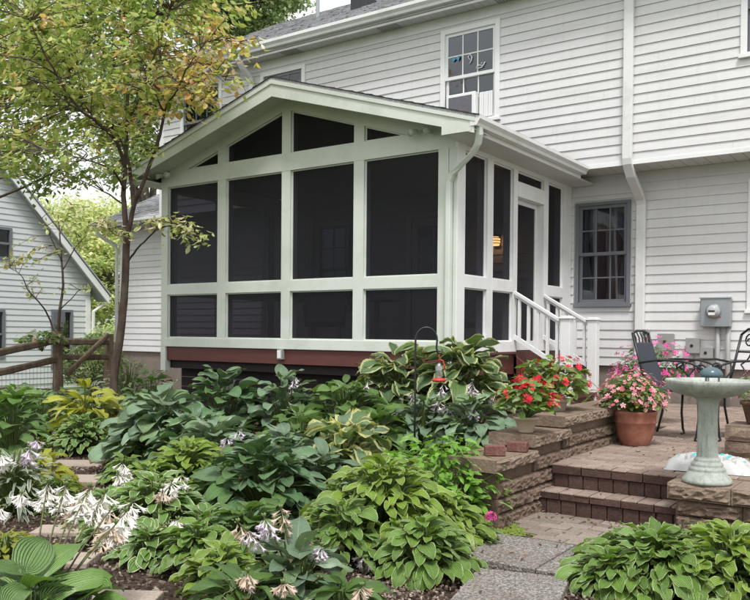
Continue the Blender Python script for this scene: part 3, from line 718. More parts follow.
# right eave: fascia, flat soffit, box end, gutter, downspout
B('eave_fascia', M['trim'], porch, (.325, .345, RY0+.023, RY1, 2.305, 2.462))
B('eave_soffit', M['soffit'], porch, (.004, .325, RY0+.023, YL-.03, 2.305, 2.325))
mb = MB(); mb.prism([(.003, 2.305), (.345, 2.305), (.39, 2.36), (.39, ZR-SL*(.385-XR)-.03), (.003, 2.59-.165)], RY0-.003, RY0+.001, 'y'); mb.build('eave_return', M['bouncetrim'], porch)
B('eave_soffit', M['bouncetrim'], porch, (PX0-.35, PX0-.004, RY0+.023, RY1, 2.305, 2.325))
B('eave_fascia', M['bouncetrim'], porch, (PX0-.37, PX0-.35, RY0+.023, RY1, 2.305, 2.45))
gp = [(p[0], p[1]) for p in gutter_prof(.346, 2.355, .115, .105, 1)]
mb = MB(); mb.prism(gp, RY0-.005, YU-.03, 'y'); mb.prism([(.346, 2.355), (.42, 2.355), (.461, 2.42), (.461, 2.46), (.346, 2.46)], RY0-.009, RY0-.0055, 'y')
mb.build('gutter', M['gutter'], porch)
mb = MB(); rect_tube(mb, [(.40, -.26, 2.36), (.40, -.25, 2.28), (.37, -.22, 2.20), (.28, -.17, 2.12), (.10, -.09, 2.03), (-.03, -.055, 1.95), (-.07, -.05, 1.86), (-.07, -.045, .1), (-.07, -.045, -.6)], .062, .075)
mb.build('downspout', M['bouncetrim'], porch, bevel=.012)
B('corner_trim', M['bouncetrim'], porch, (-.135, -.105, -.012, -.004, -.012, 2.25), (-.04, .004, -.011, -.0045, -.012, 2.25), bevel=.003)
# ------------------------------------------------------------------ porch inside: lamp, chairs
lamp = thing('wall_lantern', 'lit amber wall lantern glowing inside the porch beyond the side screens', 'lamp', (-1.16, YL-.03, 1.6))
B('backplate', M['black'], lamp, (-.05, .05, 0, .02, -.1, .1))
mb = MB(); mb.lathe([(.0,-.075), (.07,-.07), (.085,-.03), (.085,.03), (.06,.06), (0,.065)], 14, (0,-.1,0)); mb.build('lamp_glass', M['lamp'], lamp, True)
mb = MB()
for z_ in (-.04, .0, .04): mb.lathe([(.088, z_-.006), (.092, z_), (.088, z_+.006)], 14, (0,-.1,0))
mb.lathe([(.1,.062), (.02,.11), (0,.115)], 14, (0,-.1,0)); mb.tube([(0,0,.09),(0,-.1,.12)], .01); mb.build('cage', M['black'], lamp)
def porch_chair(x, y, rz, lab):
    t = thing('wicker_chair', lab, 'chair', (x, y, -.013), rz, 'chairs inside the porch')
    B('seat', M['utilgrey'], t, (-.26, .26, -.25, .25, .36, .44), bevel=.03)
    mb = MB(); vs = []; n = 12
    for i in range(n+1):
        a = PI*(1+i/n)*1.0; c_, s_ = math.cos(a), math.sin(a); h = .62+.28*math.sin(PI*i/n)
        vs += [(c_*.29, -s_*.27, .30), (c_*.33, -s_*.31, h), (c_*.30, -s_*.28, h), (c_*.26, -s_*.24, .30)]
    fs = [(i*4+j, i*4+(j+1) % 4, i*4+4+(j+1) % 4, i*4+4+j) for i in range(n) for j in range(4)]
    mb.add(vs, fs); mb.build('backrest', M['utilgrey'], t)
    for sx in (-.22, .22):
        for sy_ in (-.2, .2):
            q = MB(); q.tube([(sx, sy_, 0), (sx*.95, sy_*.95, .37)], .022); q.build('leg', M['utilgrey'], t)
porch_chair(-3.1, 1.6, .6, 'wicker tub chair behind the left centre screens of the porch')
porch_chair(-1.0, 2.2, -.8, 'wicker tub chair near the right end of the porch interior')
tb = thing('round_side_table', 'small round table standing between the chairs inside the porch', 'table', (-2.1, 1.5, -.013))
mb = MB(); mb.lathe([(0,.66), (.36,.66), (.37,.68), (.36,.70), (0,.70)], 24); mb.build('table_top', M['utilgrey'], tb); mb = MB(); mb.lathe([(.2,0), (.04,.05), (.03,.3), (.04,.66)], 12); mb.build('pedestal', M['utilgrey'], tb)
# flood lights and outlet box
def flood(x, z, lab):
    t = thing('flood_light', lab, 'flood light', (x, -.001, z), 0, 'twin flood lights on the gable band')
    mb = MB(); mb.lathe([(0,.0), (.045,.0), (.045,.018), (0,.02)], 14); o = mb.build('base', M['bouncetrim'], t); o.rotation_euler.x = R(90)
    for s in (-1, 1):
        mb = MB(); mb.tube([(0,-.02,0), (s*.06,-.05,-.01), (s*.075,-.07,-.012)], .014, 8); mb.lathe([(.028,-.03), (.04,-.0), (.045,.05), (.036,.05), (.03,.01), (0,0)], 14, (0,0,0)) if False else None
        mb.tube([(s*.07,-.05,-.005), (s*.09,-.09,-.015), (s*.11,-.14,-.03)], [.026, .034, .046], 14)
        mb.build('lamp_head', M['bouncetrim'], t, True)
flood(-.42, 2.475, 'twin flood light at the right end of the gable band'); flood(-4.68, 2.42, 'twin flood light at the left end of the gable band')
ob = thing('outlet_box', 'small weatherproof outlet box on the brown beam below the screens', 'outlet', (-2.54, .024, -.08))
B('box', M['utilgrey'], ob, (-.04, .04, -.06, 0, -.065, .065), bevel=.006); B('cover', M['trim'], ob, (-.03, .03, -.07, -.0605, -.05, .05), bevel=.004)
# ------------------------------------------------------------------ steps with railings
st = thing('porch_steps', 'short red brown stair with white railings rising to the porch door', 'stairs', (0, 1.95, -.7))
mb = MB()
for i in range(3):
    z_ = .7-.013-.172*(i+1); mb.box(.0+.24*i, .27+.24*i, -.42, .42, z_-.04, z_)
    mb.box(.24*(i+1)-.02, .24*(i+1), -.42, .42, z_-.17, z_-.041)
mb.build('tread', M['beam'], st)
for s in (-1, 1): B('stringer', M['beam'], st, (0, .03, s*.44-.02, s*.44+.02, .3, .66)).hide_render = False
for s in (-1, 1):
    mb = MB(); y = s*.44; mb.prism([(0,.42), (0,.64), (.78,.10), (.78,0), (.62,0)], y-.02, y+.02, 'y'); mb.build('stringer', M['beam'], st)
for y in (-.45, .45):
    nw = B('newel', M['trim'], st, (.618, .742, y-.062, y+.062, 0, 1.09), bevel=.006)
    B('cap', M['trim'], nw, (.60, .76, y-.08, y+.08, 1.09, 1.115), (.618, .742, y-.062, y+.062, 1.1155, 1.13), bevel=.008)
    rl = MB()
    def bar(x0, z0, x1, z1, h, w):
        rl.prism([(x0, z0), (x1, z1), (x1, z1+h), (x0, z0+h)], y-w/2, y+w/2, 'y')
    bar(0.0, 1.405, .62, 1.045, .035, .075); bar(0.0, 1.37, .62, 1.01, .033, .04); bar(0.0, .84, .62, .475, .06, .045)
    rl.build('railing', M['trim'], st)
    for i in range(5):
        x = .06+.125*i; zt_ = 1.37-.58*x; zb_ = .895-.588*x
        B('baluster', M['trim'], st, (x-.017, x+.017, y-.017, y+.017, zb_, zt_))
# ------------------------------------------------------------------ utilities on the wall
em = thing('electric_meter', 'large grey electric meter box with round dial on the clapboards', 'electric meter', (1.985, YL-.02, .50))
B('cabinet', M['metalgrey'], em, (-.185, .185, -.12, 0, -.18, .19), bevel=.01); B('cabinet_lip', M['metalgrey'], em, (-.195, .195, -.13, -.10, .185, .20))
mb = MB(); mb.lathe([(.085,0), (.085,.03), (.07,.035), (.07,.09), (.05,.105), (0,.108)], 24); o = mb.build('dial', paint('meter_glass', (.4,.42,.44,1), .05, .15), em, True, loc=(-.02,-.12,.02)); o.rotation_euler.x = R(90)
mb = MB(); mb.lathe([(.088,0), (.094,.004), (.094,.022), (.088,.026)], 28); o = mb.build('dial_ring', M['metalgrey'], em, True, loc=(-.02,-.121,.02)); o.rotation_euler.x = R(90)
B('dial_plate', M['black'], em, (-.058, .018, -.232, -.2285, .012, .030)); B('name_plate', M['trim'], em, (-.06, .02, -.2315, -.2285, -.03, .002)); B('seal', M['redplastic'], em, (.055, .07, -.127, -.1205, -.06, -.045))
for (sx, sz) in ((-.165, .165), (.165, .165), (-.165, -.16), (.165, -.16)): B('screw', M['utilgrey'], em, (sx-.006, sx+.006, -.124, -.1205, sz-.006, sz+.006))
for x in (.02, .145):
    mb = MB(); mb.tube([(x,-.05,-.17), (x,-.05,-1.25)], .03, 12); mb.build('conduit', M['utilgrey'], em, True)
for u0_, u1_, v0, v1, lab in ((1.256, 1.455, .01, .225, 'left telephone box with round lock on the clapboards'), (1.62, 1.785, -.02, .17, 'middle square utility box with a latch below the meter'), (1.80, 1.95, -.08, .05, 'lowest small junction box beside the meter conduits'), (1.0+.05, 1.13, .18, .28, 'tiny outlet cover right beside the downspout')):
    cx = (u0_+u1_)/2; t = thing('utility_box', lab, 'utility box', (cx, YL-.018, v0)); w = (u1_-u0_)/2; h = v1-v0
    B('case', M['utilgrey'], t, (-w, w, -.075, 0, 0, h), bevel=.008)
    B('lid', M['utilgrey'], t, (-w-.006, w+.006, -.084, -.0755, -.004, h+.006), bevel=.003)
    mb = MB(); mb.lathe([(.02,0), (.02,.006), (0,.007)], 12); o = mb.build('lock', M['black'], t, loc=(-.01,-.0845,h*.5)); o.rotation_euler.x = R(90)
    mb = MB(); mb.tube([(0,-.03,0), (0.01,-.03,-.12), (0,-.03,-.5)], .009, 6); mb.build('cable', M['utilgrey'], t)
# ------------------------------------------------------------------ retaining wall
XW = 2.15
rw = thing('retaining_wall', 'stepped retaining wall of rough brown concrete blocks beside the brick steps', 'wall', (XW, -2, -1))
def rough_block(mb, x0, x1, y0, y1, z0, z1, face='x', amp=.014, seed=0, n=7, mz=4):
    rg = random.Random(seed); g = .003
    x0 += g*0; y0 += g; y1 -= g; z0 += g*.5; z1 -= g*1.2
    def grid(p0, ux, uz, out, nx, nz):
        vs = []
        for j in range(nz+1):
            for i in range(nx+1):
                e = 0 if i in (0, nx) or j in (0, nz) else 1
                p = p0+ux*(i/nx)+uz*(j/nz)+out*((rg.uniform(-.3, 1.1)*amp+amp*.6) if e else -.012)
                if e: p += ux*rg.uniform(-.3, .3)/nx+uz*rg.uniform(-.25, .25)/nz
                vs.append(p)
        return vs, [(j*(nx+1)+i, j*(nx+1)+i+1, (j+1)*(nx+1)+i+1, (j+1)*(nx+1)+i) for j in range(nz) for i in range(nx)]
    if face == 'x':
        vs, fs = grid(V((x1, y0, z0)), V((0, y1-y0, 0)), V((0, 0, z1-z0)), V((1, 0, 0)), n, mz)
    else:
        vs, fs = grid(V((x0, y0, z0)), V((x1-x0, 0, 0)), V((0, 0, z1-z0)), V((0, -1, 0)), n, mz)
    mb.add(vs, fs)
    e = .006
    if face == 'x': mb.box(x0, x1-e, y0, y1, z0, z1)
    else: mb.box(x0, x1, y0+e, y1, z0, z1)
def off(mb, o):
    mb.v = [(a-o[0], b-o[1], c-o[2]) for a, b, c in mb.v]; return mb
sd = 0
ch = .098
tops = [(-3.32, -2.68, -.575), (-2.74, -2.10, -.478), (-2.22, -.55, -.388)]
for (ya, yb, zt) in tops:
    y = ya
    while y < yb-.05:
        yy = min(y+.56, yb)
        if yb-yy < .2: yy = yb
        mb = MB(); sd += 1; rough_block(mb, XW-.34, XW+.012, y, yy, zt-.085, zt, 'x', .013, sd, 22, 6)
        off(mb, (XW, -2, -1)).build('cap_block', M['capstone'], rw); y = yy
zlev = -1.12
for k in range(7):
    z0 = zlev+k*ch; z1 = z0+ch
    ya = -3.27; yb = -.35
    if z1 > -.66: ya = -2.70
    if z1 > -.56: ya = -2.19
    if z1 > -.47: break
    y = ya-(0.2 if k % 2 else 0); first = True
    while y < yb:
        y0_ = max(y, ya); y1_ = min(y+.42, yb)
        if y1_-y0_ > .06:
            mb = MB(); sd += 1; o_ = (6-k)*.004
            rough_block(mb, XW-.28, XW-.012+o_, y0_, y1_, z0, z1, 'x', .014, sd, 20, 6)
            off(mb, (XW, -2, -1)).build('wall_block', M['blockstone'], rw)
        y += .42
# fill filler between courses and caps
mb = MB(); mb.box(XW-.27, XW-.03, -3.25, -2.7, -.75, -.662); mb.box(XW-.27, XW-.03, -2.7, -2.2, -.66, -.565); mb.box(XW-.27, XW-.03, -2.19, -.36, -.6, -.474)
off(mb, (XW, -2, -1)).build('wall_core', M['blockstone'], rw)
for x_, y_, rz_, lab in ((2.05, -3.12, .2, 'left of two loose red bricks on the lowest wall cap'), (2.09, -2.86, -.1, 'right of two loose red bricks on the lowest wall cap')):
    mb = MB(); mb.box(-.066, .066, -.045, .045, 0, .062); tag(mb.build('loose_brick', M['brickred'], None, loc=(x_, y_, -.575), rz=rz_+.35, bevel=.004), lab, 'brick', 'loose bricks on the wall cap')
# ------------------------------------------------------------------ patio, steps, path
mb = MB(); mb.box(XW-.02, 9, -2.42, .5, -1.2, -.716); mb.box(.95, 9, .5, YL+.02, -1.2, -.716); o = mb.build('patio', M['joint']); o['kind'] = 'structure'
def pavers(mb, x0, x1, y0, y1, z, seed, pat='run', inside=None):
    rg = random.Random(seed); bw, bl = .10, .20
    y = y0; r_ = 0
    while y < y1:
        x = x0-(bl/2 if r_ % 2 else 0)
        while x < x1:
            xa, xb, ya, yb = max(x, x0), min(x+bl, x1), y, min(y+bw, y1)
            if xb-xa > .03 and (inside is None or inside((xa+xb)/2, (ya+yb)/2)):
                g = .0042; h = z+rg.uniform(-.002, .0025); tx = rg.uniform(-.002, .002); c_ = .004
                A = [(xa+g, ya+g), (xb-g, ya+g), (xb-g, yb-g), (xa+g, yb-g)]; I_ = [(xa+g+c_, ya+g+c_), (xb-g-c_, ya+g+c_), (xb-g-c_, yb-g-c_), (xa+g+c_, yb-g-c_)]
                mb.add([(a, b, z-.03) for a, b in A]+[(a, b, h-.004) for a, b in A]+[(a, b, h+(tx if i in (1, 2) else 0)) for i, (a, b) in enumerate(I_)],
                       [(0,1,5,4), (1,2,6,5), (2,3,7,6), (3,0,4,7), (4,5,9,8), (5,6,10,9), (6,7,11,10), (7,4,8,11), (8,9,10,11)])
            x += bl
        y += bw; r_ += 1
mb = MB(); pavers(mb, XW, 4.6, -2.32, .5, -.70, 1); pavers(mb, .96, 4.6, .5, YL, -.70, 2)
o = mb.build('patio_paving', M['brick']); o['kind'] = 'structure'
# brick steps
bs = thing('brick_steps', 'two low brick steps climbing from the path to the patio', 'steps', (2.6, -2.5, -1.03))
def soldier(x0, x1, y0, y1, z0, z1, mat, w, name, seed):
    rg = random.Random(seed); mb = MB(); x = x0
    while x < x1-.02:
        xb = min(x+w, x1); j = rg.uniform(-.003, .003); mb.box(x+.003, xb-.003, y0+j, y1, z0, z1+rg.uniform(-.002, .002)); x = xb
    off(mb, (2.6, -2.5, -1.03)).build(name, mat, bs, bevel=.004)
soldier(XW+.02, 3.06, -2.47, -2.33, -.712, -.70, M['brick'], .105, 'nosing', 1)
soldier(XW+.02, 3.06, -2.468, -2.33, -.765, -.7135, M['riser'], .21, 'nosing_edge', 1)
soldier(XW+.03, 3.06, -2.455, -2.40, -.86, -.768, M['riser'], .105, 'riser', 2)
soldier(XW-.06, 3.09, -2.66, -2.462, -.869, -.857, M['brick'], .105, 'nosing', 3)
soldier(XW-.06, 3.09, -2.658, -2.462, -.91, -.8705, M['riser'], .21, 'nosing_edge', 5)
soldier(XW-.05, 3.08, -2.645, -2.58, -1.03, -.913, M['riser'], .105, 'riser', 4)
mb = MB(); mb.box(XW-.02, 3.06, -2.44, -2.33, -1.1, -.77); mb.box(XW-.04, 3.08, -2.575, -2.458, -1.1, -.915); off(mb, (2.6,-2.5,-1.03)).build('step_core', M['joint'], bs)
mb = MB(); mb.box(1.98, 3.6, -3.38, -2.58, -1.1, -1.018); o = mb.build('path', M['joint']); o['kind'] = 'structure'
mb = MB(); pavers(mb, 2.02, 3.5, -3.37, -2.67, -1.0, 5, inside=lambda x, y: not (x < 2.25+.12*math.sin(y*9) and y < -2.95)); o = mb.build('path_paving', M['pathbrick']); o['kind'] = 'structure'
def slab(x0, x1, y0, y1, rz, lab, mat='aggregate', z=-1.0, name='paving_slab', grp='aggregate slabs of the path', cat='paving slab'):
    cx, cy = (x0+x1)/2, (y0+y1)/2; w, h = (x1-x0)/2, (y1-y0)/2; mb = MB(); mb.box(-w, w, -h, h, -.06, 0)
    tag(mb.build(name, M[mat], None, loc=(cx, cy, z), rz=rz, bevel=.006), lab, cat, grp)
slab(2.16, 2.70, -3.975, -3.39, .02, 'aggregate path slab on the left just below the brick landing')
slab(2.71, 3.3, -3.965, -3.385, .02, 'aggregate path slab on the right partly under the foreground hosta')
slab(2.535, 3.0, -4.69, -4.055, .25, 'nearest aggregate path slab at the bottom edge of the photo')
slab(2.72, 3.18, -5.38, -4.76, .27, 'aggregate path slab just below the bottom edge of the photo')
def onz(u, v, z): d = at(u, v, 10)-CAM; return CAM+d*((z-CAM.z)/d.z)
for (u, v, w, h, rz, lab) in [(78, 459, .50, .34, .6, 'farthest stepping slab, brownish, before the small clipped hosta'), (72, 476, .52, .34, .6, 'second farthest stepping slab, pale, behind the white flowers'), (66, 528, .36, .20, .62, 'pale stepping slab seen through the white flower cluster'), (56, 556, .40, .22, .62, 'pale stepping slab just above the large front left leaves'), (112, 592, .42, .22, .55, 'pale stepping slab at the bottom edge beside the mulch'), (72, 500, .40, .24, .6, 'stepping slab hidden between the flower stalks')]:
    q = onz(u, v, -1.0); x, y = q.x, q.y
    slab(x-w/2, x+w/2, y-h/2, y+h/2, rz, lab, 'slabstone', ground(x, y)+.03, 'stepping_stone', 'stepping stones through the bed', 'stepping stone')
# moss, chips, fallen leaves
rg = random.Random(77)
mb = MB()
for i in range(500):
    x = rg.gauss(2.22, .10); y = rg.uniform(-3.35, -2.9); r_ = rg.uniform(.004, .016); a = rg.random()*6
    if x < 2.02: continue
    mb.add([(x+r_*math.cos(a+k*1.05), y+r_*math.sin(a+k*1.05), -1.012) for k in range(6)]+[(x, y, -1.0+rg.uniform(-.008, .004))], [(k, (k+1) % 6, 6) for k in range(6)])
tag(mb.build('moss', M['moss']), 'green moss creeping over the paver joints beside the wall', 'moss', kind='stuff')
mb = MB()
def chip(x, y, z, l, w):
    a = rg.random()*6.3; ca, sa = math.cos(a), math.sin(a); tz = rg.uniform(-.3, .3)*l; h = rg.uniform(.004, .012)
    P = lambda p, q, r_: (x+p*ca-q*sa, y+p*sa+q*ca, z+r_+tz*p/l)
    mb.add([P(-l,-w,0), P(l,-w*.7,0), P(l*.9,w,0), P(-l*.8,w*.8,0), P(-l*.8,-w*.6,h), P(l*.8,-w*.5,h), P(l*.7,w*.6,h), P(-l*.7,w*.5,h)], [(4,5,6,7), (0,1,5,4), (1,2,6,5), (2,3,7,6), (3,0,4,7)])
for _ in range(16000):
    x = rg.uniform(-2.6, 2.35); y = rg.uniform(-6.3, -2.4)
    if y > -3.3 and x > 1.7: continue
    chip(x, y, ground(x, y)+.003, rg.uniform(.005, .016), rg.uniform(.0025, .006))
for _ in range(5500):
    x = rg.uniform(1.6, 3.2); y = rg.uniform(-4.8, -3.2); chip(x, y, max(ground(x, y), -1.04)+.003, rg.uniform(.004, .011), rg.uniform(.003, .007))
t = NT('chips'); rn = t.n('ShaderNodeNewGeometry').outputs['Random Per Island']
mt = t.done(t.pr(t.ramp(rn, [(0, G(44,34,28)), (.5, G(96,80,70)), (.85, G(140,124,112)), (1, G(178,166,152))]), .9, None, .2))
tag(mb.build('bark_mulch', mt), 'scattered brown bark chips covering the bare soil', 'mulch', kind='stuff')
mb = MB()
for _ in range(95):
    q = rg.random()
    if q < .30: x, y, z = rg.uniform(2.15, 3.05), rg.uniform(-2.9, -2.66), -1.0
    elif q < .36: x, y, z = rg.uniform(2.2, 3.05), rg.uniform(-2.62, -2.5), -.855
    elif q < .75: x, y, z = rg.uniform(2.2, 3.0), rg.gauss(-.9, .5), -.70
    else: x, y, z = rg.uniform(1.9, 2.9), rg.uniform(-4.6, -3), -.998
    if z == -.7 and y < -2.3: continue
    a = rg.random()*6.3; l = rg.uniform(.007, .02); w = l*.5; ca, sa = math.cos(a), math.sin(a)
    mb.add([(x-l*ca, y-l*sa, z+.004), (x-w*sa, y+w*ca, z+.012), (x+l*ca, y+l*sa, z+.006+rg.random()*.012), (x+w*sa, y-w*ca, z+.010), (x, y, z+.003)], [(0,1,4), (1,2,4), (2,3,4), (3,0,4)])
tag(mb.build('fallen_leaves', M['deadleaf']), 'dry brown fallen leaves lying on the brick paving', 'leaves', kind='stuff')
# ------------------------------------------------------------------ right planter wall, pillar, birdbath, bag
pw = thing('planter_wall', 'low tan block planter wall carrying the birdbath', 'wall', (3.6, -2.6, -1.0))
for k, (a, b) in enumerate(((3.045, 3.405), (3.41, 3.9), (3.905, 4.4))):
    mb = MB(); rough_block(mb, a, b, -2.79, -2.44, -.785, -.685, 'y', .014, 50+k, 16, 6); off(mb, (3.6, -2.6, -1.)).build('cap_block', M['capstone'], pw)
for r_ in range(3):
    z0 = -1.08+r_*.098; x = 3.09+(.0, .15, .0)[r_]; a = 3.09
    while a < 4.4:
        b = min(a+(.2 if (a == 3.09 and r_ == 1) else .38), 4.4); mb = MB(); rough_block(mb, a, b-.004, -2.76, -2.46, z0, z0+.097, 'y', .014, 60+r_*9+int(a*10), 14, 6); off(mb, (3.6, -2.6, -1.)).build('wall_block', M['blockstone'], pw); a = b
bp = thing('block_pillar', 'short stacked block wall holding the wicker flower pot at right', 'wall', (3.4, -1.15, -.7))
for k, (z0, z1) in enumerate(((0, .12), (.122, .24))):
    for j, (a, b) in enumerate(((-.33, .1), (.104, .55))):
        mb = MB(); rough_block(mb, a, b, -.2, .2, z0, z1, 'y', .01, 90+k*3+j, 8, 3); mb.build('wall_block', M['blockstone' if k == 0 else 'capstone'], bp)
bb = thing('birdbath', 'grey green pedestal birdbath standing on the planter wall', 'birdbath', (3.245, -2.655, -.685))
flute = lambda a, z: 1+.03*math.cos(a*14)
mb = MB(); mb.lathe([(0,0), (.14,0), (.145,.012), (.14,.025), (.122,.045), (.108,.07), (.104,.074), (.107,.082), (.104,.09), (.094,.098), (.090,.101), (.093,.110), (.089,.118), (.078,.128), (.075,.131), (.077,.139), (.072,.146), (.064,.150), (.062,.16)], 40); mb.build('foot', M['concrete'], bb, True)
mb = MB(); mb.lathe([(.061,.15), (.060,.2), (.056,.38), (.058,.47), (.066,.50), (.09,.522)], 64, wob=flute); mb.build('column', M['concrete'], bb, True)
mb = MB(); mb.lathe([(.06,.515), (.12,.522), (.19,.54), (.232,.572), (.246,.60), (.25,.618), (.243,.625), (.232,.62), (.21,.602), (.15,.58), (0,.572)], 48); mb.build('basin', M['concrete'], bb, True)
mb = MB(); mb.lathe([(0,.607), (.214,.607)], 40); mb.build('water', M['water'], bb)
dm = thing('water_agitator', 'blue grey domed water wiggler on legs in the birdbath bowl', 'water wiggler', (3.255, -2.63, -.078))
mb = MB(); mb.lathe([(.05,.03), (.062,.034), (.068,.045), (.06,.068), (.04,.085), (.015,.093), (0,.094)], 28); mb.build('dome', M['domeglaze'], dm, True)
for k in range(3):
    mb = MB(); a = .4+k*2.09; mb.tube([(.045*math.cos(a), .045*math.sin(a), -.032), (.045*math.cos(a), .045*math.sin(a), .036)], .006, 6); mb.build('leg', M['metalgrey'], dm)
# soil bag
bag = thing('soil_bag', 'crumpled white plastic soil bag with a teal stripe on the patio', 'bag', (3.13, -2.06, -.70), .12)
mb = MB(); nx, ny = 34, 20; rgb_ = random.Random(5)
def bagz(i, j, top):
    a, b = i/nx*2-1, j/ny*2-1; e = max(0, (1-abs(a)**3.2))*max(0, (1-abs(b)**2.6)); z = .095*e**.6
    z += (.012*math.sin(a*17+b*9)+.010*abs(math.sin(b*13-a*9+2*math.sin(a*5))))*e**.5
    return max(.004, z) if top else .002
vs = [(lerp(-.29, .29, i/nx)*(1-.05*(j/ny*2-1)**2), lerp(-.17, .17, j/ny)*(1+.05*math.sin(i*.9)*(abs(i/nx*2-1) > .8)), bagz(i, j, True)) for j in range(ny+1) for i in range(nx+1)]
fs = [(j*(nx+1)+i, j*(nx+1)+i+1, (j+1)*(nx+1)+i+1, (j+1)*(nx+1)+i) for j in range(ny) for i in range(nx)]
mb.add(vs, fs); mb.mi = [1 if (13 <= (f % nx) <= 25 and 12 <= f//nx <= 16) or (5 <= (f % nx) <= 29 and f//nx == 9) else (2 if (8 <= f % nx <= 26 and f//nx in (4, 5, 7) and (f % nx) % 3) else 0) for f in range(len(fs))]
mb.build('sack', [M['bagplastic'], M['teal'], M['utilgrey']], bag, True)
# ------------------------------------------------------------------ patio chairs
def sling_chair(loc, rz, lab, iron=False):
    t = thing('patio_chair', lab, 'chair', loc, rz)     # faces +x
    def tb_(name, pts, r_=.011, mat='black'):
        mb = MB(); mb.tube(pts, r_, 8); return mb.build(name, M[mat], t, True)
    for s in (-1, 1):
        y = s*.26
        tb_('leg', [(.26, y, 0), (.22, y, .012), (.235, y, .05), (.25, y, .2), (.24, y, .42)])
        tb_('leg', [(-.26, y, 0), (-.25, y, .03), (-.2, y, .25), (-.2, y, .42)])
        sp = [(.26+.06*(1-k/14)*math.cos(k*.62-1.57), y, .62+.055*(1-k/16)*math.sin(k*.62-1.57)) for k in range(15)]
        tb_('armrest', [(-.27, y, .66), (-.1, y, .69), (.1, y, .685), (.2, y, .66), (.26, y, .565)][:4]+sp[2:], .010)
        tb_('arm_support', [(.24, y, .42), (.2, y, .52), (.12, y, .6), (.13, y, .68)], .009)
        tb_('back_frame', [(-.2, y*.85, .42), (-.26, y*.85, .62), (-.34, y*.85, .92)], .012)
    mb = MB(); mb.box(-.21, .25, -.235, .235, .415, .44); mb.build('seat', M['sling'], t, bevel=.01)
    if not iron:
        mb = MB(); mb.prism([(-.22,.45), (-.19,.45), (-.30,.84), (-.335,.84)], -.225, .225, 'y'); mb.build('backrest', M['sling'], t, bevel=.01)
        tb_('top_rail', [(-.34, -.22, .92), (-.345, -.1, .945), (-.345, .1, .945), (-.34, .22, .92)])
        for k in range(5): tb_('scroll', [(-.32, -.18+k*.09, .84), (-.33, -.16+k*.09, .88), (-.34, -.20+k*.09, .93)], .006)
    else:
        tb_('top_rail', [(-.34, -.22, .92), (-.35, -.14, .97), (-.35, .14, .97), (-.34, .22, .92)])
        for s in (-1, 1):
            tb_('scroll', [(-.34+.02*k/16, s*(.10-.075*(1-k/18)*math.cos(k*.6)), .86+.075*(1-k/18)*math.sin(k*.6)) for k in range(17)], .007)
            tb_('scroll', [(-.25-.004*k, s*(.09-.05*math.cos(k*.45)), .52+.018*k+.03*math.sin(k*.45)) for k in range(17)], .007)
        tb_('cross_rail', [(-.30, -.22, .76), (-.30, .22, .76)], .008)
    return t
sling_chair((2.46, -.33, -.70), -.02, 'dark sling patio chair seen side on behind the terracotta pot')
sling_chair((2.80, -.10, -.70), -2.3, 'black wrought iron scroll back chair at the right edge behind the birdbath', True)
# ------------------------------------------------------------------ LEAVES AND PLANTS
TT = [0, .05, .14, .27, .41, .56, .71, .86, 1.]
TS = [0, .1, .3, .55, .8, 1.]
def hleaf(mb, p, az, el, L, W, bend=1., cup=.25, wave=.04, cord=.14, roll=0., ns=6, rg=random, ts=TT, a=.42, b=.75, curl=0.):
    pk = a/(a+b); nm = pk**a*(1-pk)**b
    h = V((math.cos(az), math.sin(az), 0)); c = V(p); pt = 0; vs = []; uv = []; ph = rg.random()*6.28; fr = rg.uniform(7, 11)
    S0 = V((-math.sin(az), math.cos(az), 0))
    for t in ts:
        e = el-bend*t**.8; T = h*math.cos(e)+V((0, 0, math.sin(e))); c = c+T*(t-pt)*L; pt = t
        S1 = S0*math.cos(roll)+T.cross(S0)*math.sin(roll); N = S1.cross(T)
        if N.z < 0 and abs(e) < 1.3: N = -N
        N = T.cross(S1) if T.cross(S1).dot(N) > 0 else S1.cross(T)
        w = W/2*max(0, (t**a)*(1-t)**b/nm)
        for k in range(ns+1):
            s = k/ns*2-1; q = abs(s)
            v_ = c+S1*(s*w)+N*(w*cup*q**1.3*(1-.5*t))+N*(wave*L*math.sin(ph+t*fr+(2 if s > 0 else 0))*q*q)-T*(cord*L*q*q*(1-t)**3)-N*(curl*w*q**3)
            vs.append(v_); uv.append((k/ns, t))
    n1 = ns+1; fs = [(j*n1+k, j*n1+k+1, (j+1)*n1+k+1, (j+1)*n1+k) for j in range(len(ts)-1) for k in range(ns)]
    mb.add(vs, fs, uv)
def funnel(mb, p, d, L, r_, rg):
    d = V(d).normalized(); a = d.cross(V((0, 0, 1))); a = a.normalized() if a.length > .05 else V((1, 0, 0)); b = d.cross(a); vs = []; n = 12; ph = rg.random()
    for i, (t, q) in enumerate(((0, .10), (.40, .20), (.72, .48), (1., 1.))):
        for j in range(n):
            an = 2*PI*j/n+ph; pet = (j % 2 == 0); rr = r_*q*(1. if i < 3 else (1.2 if pet else .55)); tt = t+(0 if i < 3 else (.04 if pet else -.16))
            vs.append(V(p)+d*L*tt+(a*math.cos(an)+b*math.sin(an))*rr)
    mb.add(vs, [(i*n+j, i*n+(j+1) % n, (i+1)*n+(j+1) % n, (i+1)*n+j) for i in range(3) for j in range(n)])
